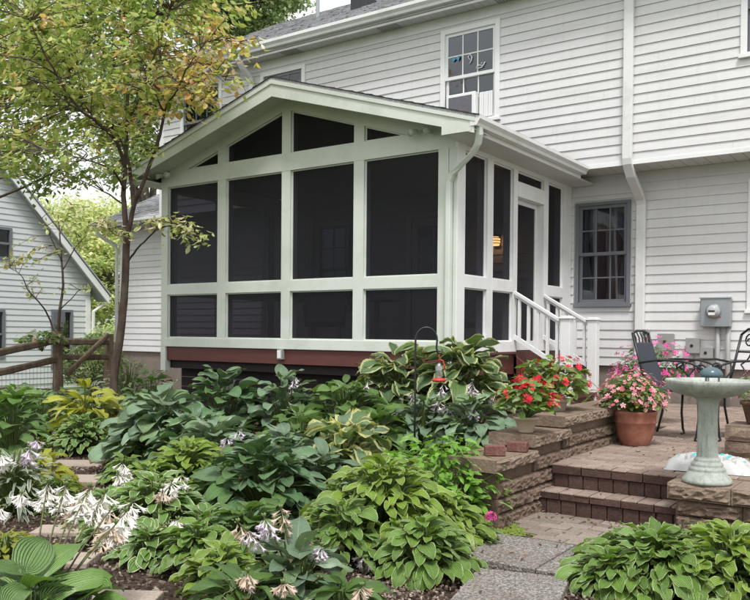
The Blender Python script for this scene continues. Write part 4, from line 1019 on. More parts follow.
def scape(parent, base, tip, nf, flen, pm, rg, bow=.1, buds=3):
    base, tip = V(base), V(tip); ax = tip-base; sd_ = V((rg.uniform(-1, 1), rg.uniform(-1, 1), 0)).normalized(); pts = []
    for i in range(9):
        t = i/8; pts.append(base+ax*t+V((0, 0, 1))*math.sin(PI*t)*bow*ax.length*.5)
    mb = MB(); mb.tube(pts, [lerp(.0052, .0028, i/8) for i in range(9)], 6); o = mb.build('flower_stalk', M['scape'], parent, True)
    mb = MB()
    nf = int(nf*1.35)
    for k in range(nf):
        t = lerp(.78, 1.0, k/max(1, nf-1)); p = base+ax*t+V((0, 0, 1))*math.sin(PI*t)*bow*ax.length*.5
        an = k*2.4+rg.random(); d = V((math.cos(an), math.sin(an), rg.uniform(-2.2, -.35)))
        ln = flen*rg.uniform(.8, 1.25); funnel(mb, p+d*.008, d, ln, ln*rg.uniform(.20, .36), rg)
    mb.build('blossoms', pm, o, True)
    mb = MB()
    for k in range(buds):
        t = 1.0; p = base+ax*t; an = k*2.1; d = V((math.cos(an)*.6, math.sin(an)*.6, 1.)).normalized(); mb.tube([p, p+d*flen*.25, p+d*flen*.45], [.003, .006, .002], 6)
    for k in range(6):
        t = lerp(.62, .84, k/6); p = base+ax*t+V((0, 0, 1))*math.sin(PI*t)*bow*ax.length*.5; an = k*2.4; d = V((math.cos(an), math.sin(an), -.1)); mb.tube([p, p+d*.015, p+d*.03], [.002, .005, .001], 5)
    mb.build('buds', L_['stem'], o, True)
HC = [0]
def hosta(label, x, y, Rr, Hh, n, L, W, mat, cup=.25, wave=.03, seed=None, group='hostas in the garden bed', z=None, bend=.78, flowers=(), name='hosta', up=1.0, cord=.14, ns=6, a=.42, b=.75, curl=0., cat='hosta', sq=1.):
    HC[0] += 1; rg = random.Random(seed if seed is not None else HC[0]*31)
    z0 = ground(x, y) if z is None else z; n = int(n*1.5) if name == 'hosta' else int(n*1.2); Hh *= 1.06
    if mat in (L_['blue'], L_['bluedeep']) and n > 50: L *= .80; W *= .80; n = int(n*1.55)
    t = thing(name, label, cat, (x, y, z0), 0, group)
    mb = MB(); st_ = MB()
    for i in range(n):
        q = ((i+.5)/n)**.62; az = i*2.39996+rg.uniform(-.35, .35); l = L*rg.uniform(.58, 1.15)*(1-.12*(1-q)); w = W*rg.uniform(.8, 1.12)*l/L
        rb = max(.02, (Rr-.62*L))*q*rg.uniform(.8, 1.08); zb = Hh*(1-.80*q**2.0)*rg.uniform(.78, 1.04)
        if rg.random() < .3: zb *= .75
        ca, sa = math.cos(az), math.sin(az)*sq; p = V((rb*ca, rb*sa, max(.04, zb)))
        el = lerp(.95, -.12, q**.9)*up+rg.uniform(-.28, .28)
        hleaf(mb, p, az+rg.uniform(-.55, .55), el, l, w, bend*rg.uniform(.7, 1.3), cup*rg.uniform(.4, 1.6), wave*rg.uniform(.5, 1.6), cord, rg.uniform(-.5, .5), ns, rg, a=a, b=b, curl=curl)
        c0 = V((.03*ca, .03*sa, 0)); c1 = V((rb*.35*ca, rb*.35*sa, zb*.75))
        st_.tube([c0, c0.lerp(c1, .6), c1.lerp(p, .5)+V((0, 0, .02)), p], [.006, .005, .004, .003], 4, False)
    mb.build('foliage', mat, t, True); st_.build('stem', L_['stem'], t, True)
    for fw in flowers:
        if fw[0] == 'at':       # tip height and spread measured in the photograph at a chosen depth
            _, u_, v_, d_, nf, fl, pm = fw; tip = at(u_, v_, d_)-V((x, y, z0)); scape(t, (tip.x*.08, tip.y*.08, .05), tuple(tip), nf, fl, pm, rg)
        else:
            bx, by, tx, ty, tz, nf, fl, pm = fw; scape(t, (bx, by, .05), (tx, ty, tz), nf, fl, pm, rg)
    return t
def gp(u, d): p = at(u, 400, d); return p.x, p.y
P_ = gp
FW_, FL_, FF_ = M['petwhite'], M['petlav'], M['petfade']
# back row, left to right
x, y = P_(165, 7.6); hosta('very large puckered blue green hosta left of the dark crawlspace', x, y, .64, .62, 60, .30, .25, L_['blue'], .35, .05, flowers=[(0,0,.38,-.15,.42,7,.05,FL_)])
x, y = P_(222, 8.1); hosta('blue green hosta with upright front leaf below the brown beam', x, y, .64, .82, 70, .28, .21, L_['bluedeep'], .3, .05, up=1.15)
x, y = P_(282, 8.0); hosta('blue hosta with one lavender flower head under the outlet box', x, y, .60, .76, 66, .25, .19, L_['blue'], .3, .05, flowers=[(0,0,.25,-.1,.80,9,.05,FL_)])
x, y = P_(345, 7.7); hosta('glossy mid green hosta left of the big cream edged one', x, y, .62, .56, 100, .22, .13, L_['green'], .25, .05, flowers=[(0,0,.2,.1,.62,7,.05,FL_)])
x, y = P_(395, 8.3); hosta('giant cream edged hosta directly in front of the brown beam corner', x, y, .68, .74, 84, .30, .20, L_['varbig'], .3, .07, z=ground(x, y)+.05)
x, y = P_(462, 8.0); hosta('giant cream edged hosta right of the hanging feeder', x, y, .60, .66, 66, .29, .20, L_['varbig'], .3, .07, z=ground(x, y)+.05)
x, y = P_(425, 7.0); hosta('blue grey hosta with lavender flowers at the foot of the crook', x, y, .42, .34, 46, .20, .14, L_['blue'], .25, .05, flowers=[(0,0,.1,.15,.50,8,.05,FL_), (0,0,-.1,-.05,.42,8,.05,FL_), (0,0,.2,-.1,.36,8,.05,FL_)])
x, y = P_(472, 6.6); hosta('blue hosta with drooping lavender flowers behind the lowest wall cap', x, y, .40, .36, 44, .20, .15, L_['blue'], .25, .05, flowers=[(0,0,-.05,.1,.52,8,.05,FL_), (0,0,.15,.1,.42,8,.05,FL_), (0,0,.1,-.15,.33,8,.05,FL_), (0,0,-.2,-.1,.34,7,.05,FL_)])
# middle
x, y = P_(195, 7.1); hosta('blue hosta tucked in front of the back row left of centre', x, y, .5, .5, 56, .25, .19, L_['bluedeep'], .3, .05)
x, y = P_(300, 7.1); hosta('mid green hosta filling the bed behind the dense blue mound', x, y, .5, .46, 60, .22, .15, L_['green'], .3, .05)
x, y = P_(200, 4.35); hosta('rimmed hosta at the edge of the bare mulch patch', x, y, .30, .22, 80, .11, .075, L_['greenwhite'], .25, .04)
x, y = P_(250, 4.5); hosta('mid green hosta in the shade of the dark blue mound', x, y, .34, .28, 70, .15, .09, L_['green'], .25, .04)
x, y = P_(60, 5.6); hosta('low grey green hosta between the white striped clump and the slabs', x, y, .22, .2, 60, .12, .06, L_['greenwhite'], .25, .04)
x, y = P_(215, 6.6); hosta('broad blue hosta with a lavender flower head in the middle of the bed', x, y, .52, .50, 64, .24, .18, L_['blue'], .25, .04, flowers=[('at',228,437,6.3,10,.05,FL_), ('at',240,428,6.4,9,.045,FL_), ('at',222,446,6.2,9,.05,FL_)])
x, y = P_(285, 6.2); hosta('dense blue green hosta left of the yellow rimmed one', x, y, .50, .44, 84, .22, .15, L_['blue'], .25, .04)
x, y = P_(262, 5.35); hosta('large dark blue green hosta mound in the centre foreground', x, y, .56, .48, 110, .21, .14, L_['bluedeep'], .25, .03)
x, y = P_(325, 5.7); hosta('blue green hosta mound behind the lime foreground hosta', x, y, .40, .40, 70, .20, .13, L_['blue'], .25, .03)
x, y = P_(345, 6.4); hosta('yellow rimmed hosta in the middle of the bed', x, y, .46, .46, 40, .27, .17, L_['varbig2'], .25, .09, up=1.1)
x, y = P_(378, 6.9); hosta('green hosta between the yellow rimmed one and the crook', x, y, .42, .36, 56, .20, .13, L_['green'], .25, .04)
x, y = P_(188, 6.1); hosta('lime green hosta mound right of the stepping stones', x, y, .46, .42, 190, .14, .07, L_['limewhite'], .25, .05)
x, y = P_(150, 5.8); hosta('lime green hosta bordering the stepping stones', x, y, .34, .28, 120, .13, .065, L_['limewhite'], .25, .05, flowers=[('at',122,462,5.6,14,.055,FW_), ('at',118,474,5.5,12,.055,FW_)])
x, y = P_(226, 5.75); hosta('yellow green hosta in front of the blue mounds', x, y, .36, .34, 80, .15, .08, L_['green'], .25, .05)
x, y = P_(155, 4.95); hosta('white rimmed green hosta behind the big white flower heads', x, y, .46, .34, 170, .12, .08, L_['smallvar'], .25, .04, flowers=[('at',172,482,4.8,14,.06,FW_), ('at',163,488,4.75,12,.055,FF_), ('at',178,520,4.6,14,.06,FW_), ('at',168,526,4.55,12,.06,FF_), ('at',182,474,4.9,10,.055,FW_)])
x, y = P_(108, 5.2); hosta('white rimmed hosta left of the bigger one beside the slabs', x, y, .28, .22, 70, .11, .07, L_['smallvar'], .25, .04)
x, y = P_(205, 4.75); hosta('small white rimmed hosta above the bare mulch', x, y, .30, .22, 80, .10, .07, L_['smallvar'], .25, .04)
# foreground centre and right
x, y = P_(222, 3.95); hosta('low green hosta at the right side of the bare mulch patch', x, y, .26, .2, 60, .13, .08, L_['limewhite'], .25, .05)
x, y = P_(150, 4.45); hosta('small rimmed hosta in front of the big white flower heads', x, y, .24, .18, 60, .11, .07, L_['smallvar'], .25, .05)
x, y = P_(385, 4.8); hosta('large lime green hosta with pale rims left of the path', x, y, .56, .46, 280, .135, .075, L_['limewhite'], .25, .05, bend=1.0)
x, y = P_(440, 4.85); hosta('lime green hosta spilling toward the aggregate slabs', x, y, .38, .28, 140, .125, .065, L_['limewhite'], .25, .05, bend=1.0)
x, y = P_(345, 4.45); hosta('white rimmed green hosta with seed heads at the bottom centre', x, y, .36, .30, 110, .12, .075, L_['greenwhite'], .25, .05, bend=.9, flowers=[('at',318,553,4.2,10,.04,FF_), ('at',338,540,4.3,9,.035,FF_), ('at',366,558,4.2,9,.045,FL_), ('at',398,545,4.3,9,.045,FL_), ('at',305,535,4.3,8,.03,FF_)])
x, y = P_(425, 4.25); hosta('white rimmed hosta spreading over the mulch at the bottom edge', x, y, .34, .26, 120, .12, .075, L_['greenwhite'], .25, .04, bend=.9)
x, y = P_(300, 3.75); hosta('blue veined hosta with upright leaves at the bottom edge', x, y, .30, .28, 30, .18, .12, L_['blue'], .25, .05, up=1.2, z=-1.04, flowers=[('at',238,522,3.7,12,.045,FF_), ('at',264,517,3.75,14,.05,FL_), ('at',281,508,3.8,11,.045,FF_), ('at',247,530,3.65,9,.04,FL_), ('at',283,583,3.4,12,.045,FF_), ('at',322,545,3.7,10,.035,FL_)])
x, y = P_(245, 3.6); hosta('plain green narrow leaved hosta at the bottom edge', x, y, .34, .16, 36, .20, .07, L_['green'], .25, .04, z=-1.04, flowers=[('at',248,572,3.4,12,.05,FF_)])
x, y = P_(345, 3.55); hosta('small green hosta at the bottom edge under the seed heads', x, y, .26, .16, 40, .15, .07, L_['green'], .25, .04, z=-1.04, flowers=[('at',362,586,3.4,10,.045,FF_)])
x, y = P_(660, 4.15); hosta('bright green pale rimmed hosta in the lower right corner', x, y, .54, .22, 290, .13, .08, L_['greenwhite'], .22, .07, bend=.75)
x, y = P_(735, 4.05); hosta('green hosta at the lower right edge below the planter wall', x, y, .44, .26, 190, .125, .075, L_['limewhite'], .22, .07, bend=.75)
x, y = P_(612, 4.0); hosta('low rimmed hosta overhanging the path slab at lower right', x, y, .24, .16, 70, .12, .08, L_['greenwhite'], .25, .06)
# left side
x, y = P_(84, 8.4); hosta('small tight green and white hosta mound below the golden hosta', x, y, .46, .36, 230, .11, .07, L_['smallvar'], .25, .03)
x, y = P_(138, 7.6); hosta('small dark green hosta right of the farthest stepping stone', x, y, .34, .30, 110, .11, .065, L_['greenwhite'], .25, .03)
x, y = P_(128, 6.7); hosta('low rimmed hosta running down beside the stepping stones', x, y, .26, .20, 80, .10, .06, L_['greenwhite'], .25, .03)
x, y = P_(86, 9.2); hosta('golden yellow hosta with arching leaves in front of the fence', x, y, .52, .58, 56, .28, .13, L_['gold'], .2, .04, bend=1.0)
x, y = P_(42, 6.3); hosta('yellow leaved hosta left of the stepping stones', x, y, .34, .30, 60, .18, .08, L_['gold'], .2, .05, bend=1.0)
x, y = P_(12, 7.6); hosta('large leaved green hosta at the left edge of the photo', x, y, .42, .66, 50, .23, .15, L_['green'], .2, .03, up=1.15, flowers=[('at',38,440,6.6,12,.06,FL_)])
x, y = P_(16, 5.6); hosta('white striped narrow leaved hosta clump at the left edge', x, y, .40, .38, 190, .16, .026, L_['greywhite'], .15, .03, flowers=[('at',22,494,5.1,14,.06,FW_), ('at',0,452,5.4,12,.065,FW_), ('at',30,448,5.6,12,.065,FL_), ('at',-4,510,4.9,12,.06,FW_), ('at',44,500,5.2,12,.055,FW_)])
x, y = P_(28, 3.15); hosta('bottom left giant ribbed hosta with long leaning flower stalks', x, y, .36, .30, 26, .26, .17, L_['green'], .25, .04, z=-1.02, up=.9,
    flowers=[('at',90,487,3.7,18,.055,FW_), ('at',106,492,3.7,18,.055,FW_), ('at',126,512,3.6,20,.065,FW_), ('at',134,500,3.75,18,.06,FW_), ('at',66,485,3.9,16,.05,FW_), ('at',112,508,3.65,14,.055,FF_), ('at',78,498,3.8,14,.05,FF_), ('at',48,482,4.1,14,.05,FW_), ('at',116,524,3.5,12,.055,FF_)])
x, y = P_(75, 3.25); hosta('rippled light green hosta leaves at the bottom left corner', x, y, .28, .20, 18, .22, .15, L_['green'], .25, .06, z=-1.05)
x, y = P_(5, 4.4); hosta('yellow small leaved groundcover clump at the left edge above the big leaves', x, y, .3, .14, 120, .05, .035, L_['gold'], .2, .04)
# back left filler plants
for (u, d, h, l, w, mt, n, R_, lab) in ((150, 9.4, .50, .22, .15, 'bluedeep', 50, .5, 'blue green hosta just right of the slender tree trunk'), (118, 9.7, .42, .24, .18, 'blue', 36, .45, 'blue hosta around the foot of the slender tree'), (92, 10.6, .50, .11, .05, 'greywhite', 120, .45, 'grey white variegated clump behind the golden hosta'),
        (62, 10.2, .46, .16, .09, 'darkbush', 80, .5, 'dark green leafy clump left of the golden hosta'), (40, 9.6, .50, .15, .08, 'midgreen', 80, .5, 'mid green clump before the leaning fence rails'), (150, 11.2, .62, .16, .08, 'midgreen', 90, .55, 'loose green plant at the left corner of the porch'),
        (128, 12.2, .72, .12, .06, 'farmid', 120, .6, 'pale green shrubby plant below the left clapboards'), (15, 10.6, .5, .16, .08, 'bush', 80, .5, 'yellow green clump at the left edge under the fence'), (185, 9.6, .42, .10, .05, 'midgreen', 80, .4, 'small leaved plant beside the left porch post'), (172, 10.4, .5, .07, .04, 'greywhite', 90, .3, 'silvery plant at the left end of the crawlspace'),
        (5, 9, .5, .2, .1, 'midgreen', 60, .5, 'broad green plant at the far left beyond the hosta')):
    x, y = P_(u, d); hosta(lab, x, y, R_, h, n, l, w, L_[mt], .2, .04, name='leafy_plant', cat='plant', group='leafy plants in the back of the bed', ns=4, up=1.1)
# bushes with flowers
def flower5(mb, p, n_, r_, rg):
    n_ = V(n_).normalized(); a = n_.cross(V((0, 0, 1))); a = a.normalized() if a.length > .1 else V((1, 0, 0)); b = n_.cross(a); ph = rg.random()*6
    vs = [V(p)]
    for k in range(5):
        an = ph+k*2*PI/5
        for da, rr, up in ((-.42, .8, .12), (0, 1.0, .22), (.42, .8, .12)):
            vs.append(V(p)+(a*math.cos(an+da)+b*math.sin(an+da))*r_*rr+n_*r_*up)
    mb.add(vs, [f for k in range(5) for f in ((0, 1+k*3, 2+k*3), (0, 2+k*3, 3+k*3))])
def bush(name, label, cat, x, y, z, rx, h, nl, ll, mat, nf=0, fr=.02, pm=None, seed=1, parent=None, zc=.45, group=None, cluster=1, droop=.9, wr=.6):
    rg = random.Random(seed); t = parent or thing(name, label, cat, (x, y, z), 0, group); mb = MB(); fm = MB(); sm = MB()
    ox, oy, oz = (0, 0, 0) if not parent else (x, y, z)
    def dome():
        a = rg.random()*2*PI; c_ = rg.uniform(-.25, 1); s_ = math.sqrt(1-c_*c_); return V((s_*math.cos(a)*rx, s_*math.sin(a)*rx, h*zc+c_*h*(1-zc)))
    for i in range(nl):
        p = dome(); k = rg.uniform(.55, 1.)*(1+.12*math.sin(p.x*19)*math.cos(p.y*23)); q = V((p.x*k, p.y*k, h*zc+(p.z-h*zc)*k)); az = math.atan2(p.y, p.x)+rg.uniform(-.9, .9)
        hleaf(mb, q+V((ox, oy, oz)), az, rg.uniform(-.1, .9), ll*rg.uniform(.6, 1.2), ll*wr*rg.uniform(.8, 1.2), droop, .2, .03, .05, rg.uniform(-.5, .5), 4, rg, TS)
        if i % 6 == 0: sm.tube([(ox, oy, oz), (ox+q.x*.4, oy+q.y*.4, oz+q.z*.6), V((ox, oy, oz))+q], [.005, .004, .002], 4, False)
    mb.build('foliage', mat, t, True); sm.build('stem', L_['stem'], t, True)
    if nf:
        for i in range(nf):
            p = dome()*rg.uniform(.88, 1.1); nrm = V((p.x/rx, p.y/rx, .5+(p.z-h*zc)/h)); c0 = V((ox, oy, oz))+V((p.x*1.03, p.y*1.03, p.z+.01))
            for k in range(cluster): flower5(fm, c0+V((rg.uniform(-1, 1), rg.uniform(-1, 1), rg.uniform(-1, 1)))*fr*(1.0 if cluster > 1 else 0), nrm+V((rg.uniform(-.5, .5),)*3), fr*rg.uniform(.75, 1.2), rg)
        fm.build('blossoms', pm, t)
    return t
x, y = P_(440, 5.35); bush('peony_bush', 'bright light green leafy bush against the end of the retaining wall', 'bush', x, y, ground(x, y), .44, .60, 760, .085, L_['bush'], wr=.42, seed=11)
x, y = P_(462, 5.1); bush('peony_bush', 'smaller bright green bush touching the lowest wall cap', 'bush', x, y, ground(x, y), .17, .38, 170, .075, L_['bush'], wr=.42, seed=12)
p = at(399, 470, 5.35); g_ = thing('pink_flower', 'single salmon pink flower head left of the light green bush', 'flower', (p.x, p.y, ground(p.x, p.y)))
mb = MB(); zt = p.z-ground(p.x, p.y); mb.tube([(0,0,0), (.01,0,zt*.6), (0,0,zt)], .004, 6); mb.build('stem', L_['stem'], g_)
mb = MB(); rg = random.Random(4)
for k in range(16):
    a = rg.random()*6.3; c_ = rg.uniform(-.2, 1); flower5(mb, V((.038*math.cos(a), .038*math.sin(a), zt+.025*c_)), (math.cos(a), math.sin(a), c_), .02, rg)
mb.build('blossoms', M['petsalmon'], g_)
x, y = P_(474, 4.8); bush('dianthus', 'small dark leaved plant with a bright pink bloom at the wall foot', 'flower', x, y, ground(x, y), .15, .16, 140, .07, L_['midgreen'], wr=.25, seed=14)
p = at(491, 517, 4.72); g_ = thing('pink_flower', 'vivid pink bloom beside the moss at the foot of the wall', 'flower', (p.x, p.y, -1.03))
mb = MB(); mb.tube([(0,0,0), (0,0,p.z+1.03)], .004, 6); mb.build('stem', L_['stem'], g_)
mb = MB()
for k in range(22):
    a = rg.random()*6.3; c_ = rg.uniform(-.4, 1); s_ = math.sqrt(max(0, 1-c_*c_)); flower5(mb, V((.028*s_*math.cos(a), .028*s_*math.sin(a), p.z+1.03+.028*c_)), (s_*math.cos(a), s_*math.sin(a), c_), .017, rg)
mb.build('blossoms', M['petmag'], g_)
# begonias
def pot(name, label, x, y, z, r0_, r1_, h, mat, cat='flower pot', rim=.02):
    t = thing(name, label, cat, (x, y, z)); mb = MB()
    mb.lathe([(0,0), (r0_*.97,0), (r0_,.006), (lerp(r0_, r1_, .82), h*.80), (r1_*.97, h*.82), (r1_*1.05, h*.84), (r1_*1.07, h*.90), (r1_*1.05, h), (r1_*.96, h), (r1_*.92, h*.9), (0, h*.88)], 40); mb.build('pot_wall', mat, t, True)
    mb = MB(); mb.lathe([(0, h*.9), (r1_*.93, h*.9)], 24); mb.build('potting_soil', M['soil'], t); return t
pot('flower_pot', 'small beige plastic pot of red begonias on the middle wall cap', 2.03, -2.60, -.478, .05, .085, .11, M['planterplastic'])
bush('begonia', 'red begonia in the small beige pot on the middle cap', 'flower', 2.03, -2.60, -.39, .19, .28, 150, .085, L_['begonia'], 32, .019, M['petred'], 21, None, .35, None, 4)
pot('flower_pot', 'pot hidden under the upper red begonia behind the wall', 1.86, -1.75, -.46, .09, .13, .16, M['planterplastic'])
bush('begonia', 'taller red begonia spilling over the upper wall cap', 'flower', 1.86, -1.75, -.33, .27, .36, 240, .095, L_['begonia'], 42, .022, M['petred'], 22, None, .3, None, 4)
# impatiens in terracotta
tx, ty = 2.33, -1.12
pt_ = thing('terracotta_pot', 'large terracotta pot of pink impatiens at the end of the retaining wall', 'flower pot', (tx, ty, -.70))
mb = MB(); mb.lathe([(0,0), (.105,0), (.112,.006), (.135,.06), (.153,.125), (.162,.185), (.1665,.19), (.1665,.197), (.163,.20), (.166,.25), (.172,.262), (.174,.275), (.168,.285), (.158,.284), (.15,.26), (0,.25)], 48); mb.build('pot_wall', M['terracotta'], pt_, True)
mb = MB(); mb.lathe([(0,.262), (.152,.262)], 24); mb.build('potting_soil', M['soil'], pt_)
bush('impatiens', 'pink impatiens filling the large terracotta pot', 'flower', tx-.03, ty, -.44, .27, .33, 560, .055, L_['begonia'], 210, .021, M['petpink'], 31, None, .3)
pot('flower_pot', 'patio pot half hidden behind the pink impatiens', 1.88, .82, -.70, .12, .17, .30, M['planterplastic'])
bush('petunia', 'magenta flowered plant behind the dark patio chair', 'flower', 1.90, .82, -.42, .40, .56, 420, .05, L_['midgreen'], 150, .032, M['petmag'], 33, None, .35)
wt = pot('wicker_pot', 'brown wicker basket pot on the block wall at the right edge', 3.27, -1.12, -.458, .09, .13, .17, M['wicker'])
bush('begonia', 'pale pink flowers in the wicker pot at the right edge', 'flower', 3.27, -1.12, -.33, .2, .26, 170, .05, L_['begonia'], 60, .016, M['petpink'], 35, None, .35)
# strap leaved plants behind the upper caps
def strap(label, x, y, z, r_, h, n, mat, seed, wd=.012, name='lily_turf', cat='plant', group='grassy plants behind the retaining wall'):
    rg = random.Random(seed); t = thing(name, label, cat, (x, y, z), 0, group); mb = MB()
    for i in range(n):
        az = rg.random()*6.3; l = h*rg.uniform(.8, 1.5); hleaf(mb, (rg.uniform(-.03, .03), rg.uniform(-.03, .03), 0), az, rg.uniform(.8, 1.45), l, wd*rg.uniform(.7, 1.2), rg.uniform(.8, 2.0), .3, 0, 0, 0, 2, rg, TS, a=.2, b=.5)
    mb.build('foliage', mat, t, True)
x, y = P_(578, 7.9); strap('grassy yellow green clump behind the top wall cap', x, y, -.62, .3, .30, 110, L_['limewhite'], 41)
x, y = P_(600, 8.0); strap('grey green grassy clump beside the white newel post', x, y, -.62, .3, .30, 110, L_['greywhite'], 42)
x, y = P_(618, 7.8); strap('grassy clump between the newel posts and the pink impatiens', x, y, -.66, .3, .30, 110, L_['greenwhite'], 43)
x, y = P_(738, 4.75); strap('young spiky plant in front of the planter wall', x, y, -1.02, .2, .26, 30, L_['green'], 44, .03)
# ------------------------------------------------------------------ crook and hummingbird feeder
cx, cy = P_(415, 6.45); zg = ground(cx, cy)
ck = thing('shepherd_crook', 'black iron shepherd crook rising from the hostas', 'plant hook', (cx, cy, zg))
dirv = V((RT.x, RT.y, 0)).normalized(); zt = at(415, 340, 6.45).z-zg
pts = [V((0, 0, 0)), V((0, 0, zt*.5)), V((0, 0, zt))]+[dirv*(.085-.085*math.cos(a))+V((0, 0, zt+.10*math.sin(a))) for a in [i*PI/10 for i in range(1, 11)]]+[dirv*.165+V((0, 0, zt-.06)), dirv*.175+V((0, 0, zt-.10)), dirv*.20+V((0, 0, zt-.105)), dirv*.21+V((0, 0, zt-.07))]
mb = MB(); mb.tube(pts, .008, 8); mb.build('rod', M['black'], ck, True)
hp_ = V((cx, cy, zg))+dirv*.187+V((0, 0, zt-.11))
hf = thing('hummingbird_feeder', 'red and clear hummingbird feeder hanging from the crook', 'bird feeder', (hp_.x, hp_.y, hp_.z-.22))
mb = MB(); mb.lathe([(0,0), (.05,.004), (.062,.016), (.05,.026), (.025,.034), (0,.036)], 24); mb.build('feeder_base', M['redplastic'], hf, True)
mb = MB(); mb.lathe([(.02,.034), (.03,.05), (.032,.12), (.02,.14), (.012,.15)], 20); mb.build('bottle', M['bottle'], hf, True)
mb = MB(); mb.tube([(0,0,.15), (.0,0,.18), (.03*dirv.x,.03*dirv.y,.17), (.045*dirv.x,.045*dirv.y,.12), (.03*dirv.x,.03*dirv.y,.09)], .006, 8); mb.tube([(0,0,.17), (0,0,.225)], .003, 6); mb.build('hanger', M['redplastic'], hf, True)
# ------------------------------------------------------------------ TREES
def limb(mb, pts, r0_, r1_, n=8, sub=4, rg=random, j=.012):
    """smooth limb through pts"""
    P = [V(p) for p in pts]; out = []
    for i in range(len(P)-1):
        p0, p1, p2, p3 = P[max(i-1, 0)], P[i], P[i+1], P[min(i+2, len(P)-1)]
        for k in range(sub):
            t = k/sub; out.append(.5*((2*p1)+(p2-p0)*t+(2*p0-5*p1+4*p2-p3)*t*t+(3*p1-p0-3*p2+p3)*t**3)+V((rg.uniform(-j, j), rg.uniform(-j, j), 0)))
    out.append(P[-1]); k = len(out); mb.tube(out, [lerp(r0_, r1_, (i/(k-1))**.8) for i in range(k)], n); return out
def spray(lm, tm, a, b, rg, ll, nl, droop=.5, wr=.5):
    """twig a->b with leaves in pairs"""
    a, b = V(a), V(b); md = a.lerp(b, .5)+V((rg.uniform(-.1, .1), rg.uniform(-.1, .1), .06)); pts = [a, md, b]; tm.tube(pts, [.006, .004, .002], 4, False)
    dr = (b-a); L0 = dr.length
    for i in range(nl):
        t = rg.uniform(.35, 1.05); p = a.lerp(md, t*2) if t < .5 else md.lerp(b, t*2-1)
        p = p+V((rg.gauss(0, .06), rg.gauss(0, .06), rg.gauss(0, .035)))
        az = math.atan2(dr.y, dr.x)+rg.uniform(-1.4, 1.4); l = ll*rg.uniform(.6, 1.15)
        el = rg.uniform(-1.1, .25)-droop*.3; h = V((math.cos(az), math.sin(az), 0)); s0 = V((-math.sin(az), math.cos(az), 0)); rl_ = rg.uniform(-.7, .7)
        T = h*math.cos(el)+V((0, 0, math.sin(el))); S1 = s0*math.cos(rl_)+T.cross(s0)*math.sin(rl_); N = S1.cross(T); w = l*wr*.5
        q = [p, p+T*l*.3+S1*w+N*w*.3, p+T*l*.3-S1*w+N*w*.3, p+T*l*.65+S1*w*.8-N*l*.03+N*w*.25, p+T*l*.65-S1*w*.8-N*l*.03+N*w*.25, p+T*l-N*l*.12, p+T*l*.33, p+T*l*.66-N*l*.04]
        lm.add(q, [(0,1,6), (0,6,2), (1,3,7,6), (6,7,4,2), (3,5,7), (7,5,4)])
D0 = 10.
rg = random.Random(101)
tr = thing('dogwood_tree', 'slender dogwood with green and orange turning leaves left of the porch', 'tree', tuple(at(114, 400, D0).xy)+(ground(*at(114, 400, D0).xy),))
to = V(tr.location)
tk = MB(); limbs = []
def LB(px, r0_, r1_, n=8):
    pts = [at(u, v, D0+dd)-to for u, v, dd in px]; o = limb(tk, pts, r0_, r1_, n, 4, rg, .006); limbs.extend(o); return o
b0 = at(114, 440, D0)-to; b0.z = -.05
pts = [b0, b0+V((.01, 0, .3))]+[at(u, v, D0)-to for u, v in ((114, 378), (119, 345), (124, 300), (126, 262), (127, 235))]
limb(tk, pts, .056, .042, 12, 4, rg, .004)
LB([(127,238,0), (124,205,.05), (125,165,.1), (127,120,.2), (127,85,.2), (124,40,.3), (118,-5,.4)], .038, .010)
LB([(127,238,0), (134,205,-.1), (141,188,-.2), (155,152,-.3), (163,120,-.35), (165,100,-.4), (152,83,-.5), (143,78,-.5)], .034, .008)
LB([(134,205,-.1), (131,180,.1), (128,160,.3), (122,142,.5), (113,128,.7)], .03, .010)
LB([(125,170,.1), (117,143,-.1), (97,122,-.4), (83,112,-.6), (66,92,-.8), (57,75,-.9), (40,45,-1.1), (30,20,-1.2)], .026, .007)
LB([(97,122,-.4), (84,103,.1), (80,80,.3), (75,65,.4)], .014, .005)
LB([(83,112,-.6), (60,98,-.9), (38,80,-1.2)], .012, .005)
LB([(163,110,-.35), (158,100,-.6), (145,70,-1.0), (160,60,-1.2)], .014, .005)
LB([(165,104,-.4), (176,92,-.8), (186,70,-1.1), (200,50,-1.3)], .014, .005)
LB([(127,120,.2), (140,100,0), (150,70,-.3), (160,40,-.5), (170,10,-.6)], .022, .006)
LB([(124,190,.05), (112,170,-.3), (80,158,-.8), (45,150,-1.2)], .016, .004)
LB([(124,205,.05), (110,195,.1), (104,192,.1)], .012, .008)
LB([(128,262,0), (136,250,-.1), (146,240,-.2), (158,229,-.35), (170,226,-.5), (185,228,-.7)], .014, .005)
LB([(127,85,.2), (110,60,.6), (95,30,1.), (90,0,1.2)], .018, .005)
LB([(125,40,.3), (150,20,0), (180,0,-.3)], .016, .005)
LB([(57,75,-.9), (30,60,-1.2), (0,55,-1.5)], .012, .004)
tk.build('trunk', M['bark'], tr, True)
lmA, lmB, lmC, tw = MB(), MB(), MB(), MB()
def dens(u, v):
    # leaf mass of the crown as laid out in depth 8.6..11.8
    if u < -60 or u > 262: return 0
    top = 1 if v < 55 else 0
    if v < 60: return 1. if u < 225 else max(0, (262-u)/37)*.8
    if v < 115: return 1. if 20 < u < 178 else (.8 if u <= 20 else max(0, .75-(u-178)/60.))
    if v < 175: return .7 if u < 115 else (.25 if u < 150 else 0)
    return 0
def nearest(p):
    return min(limbs, key=lambda q: (q-p).length_squared+ (0.3 if q.z > p.z else 0))
cnt = 0; tries = 0
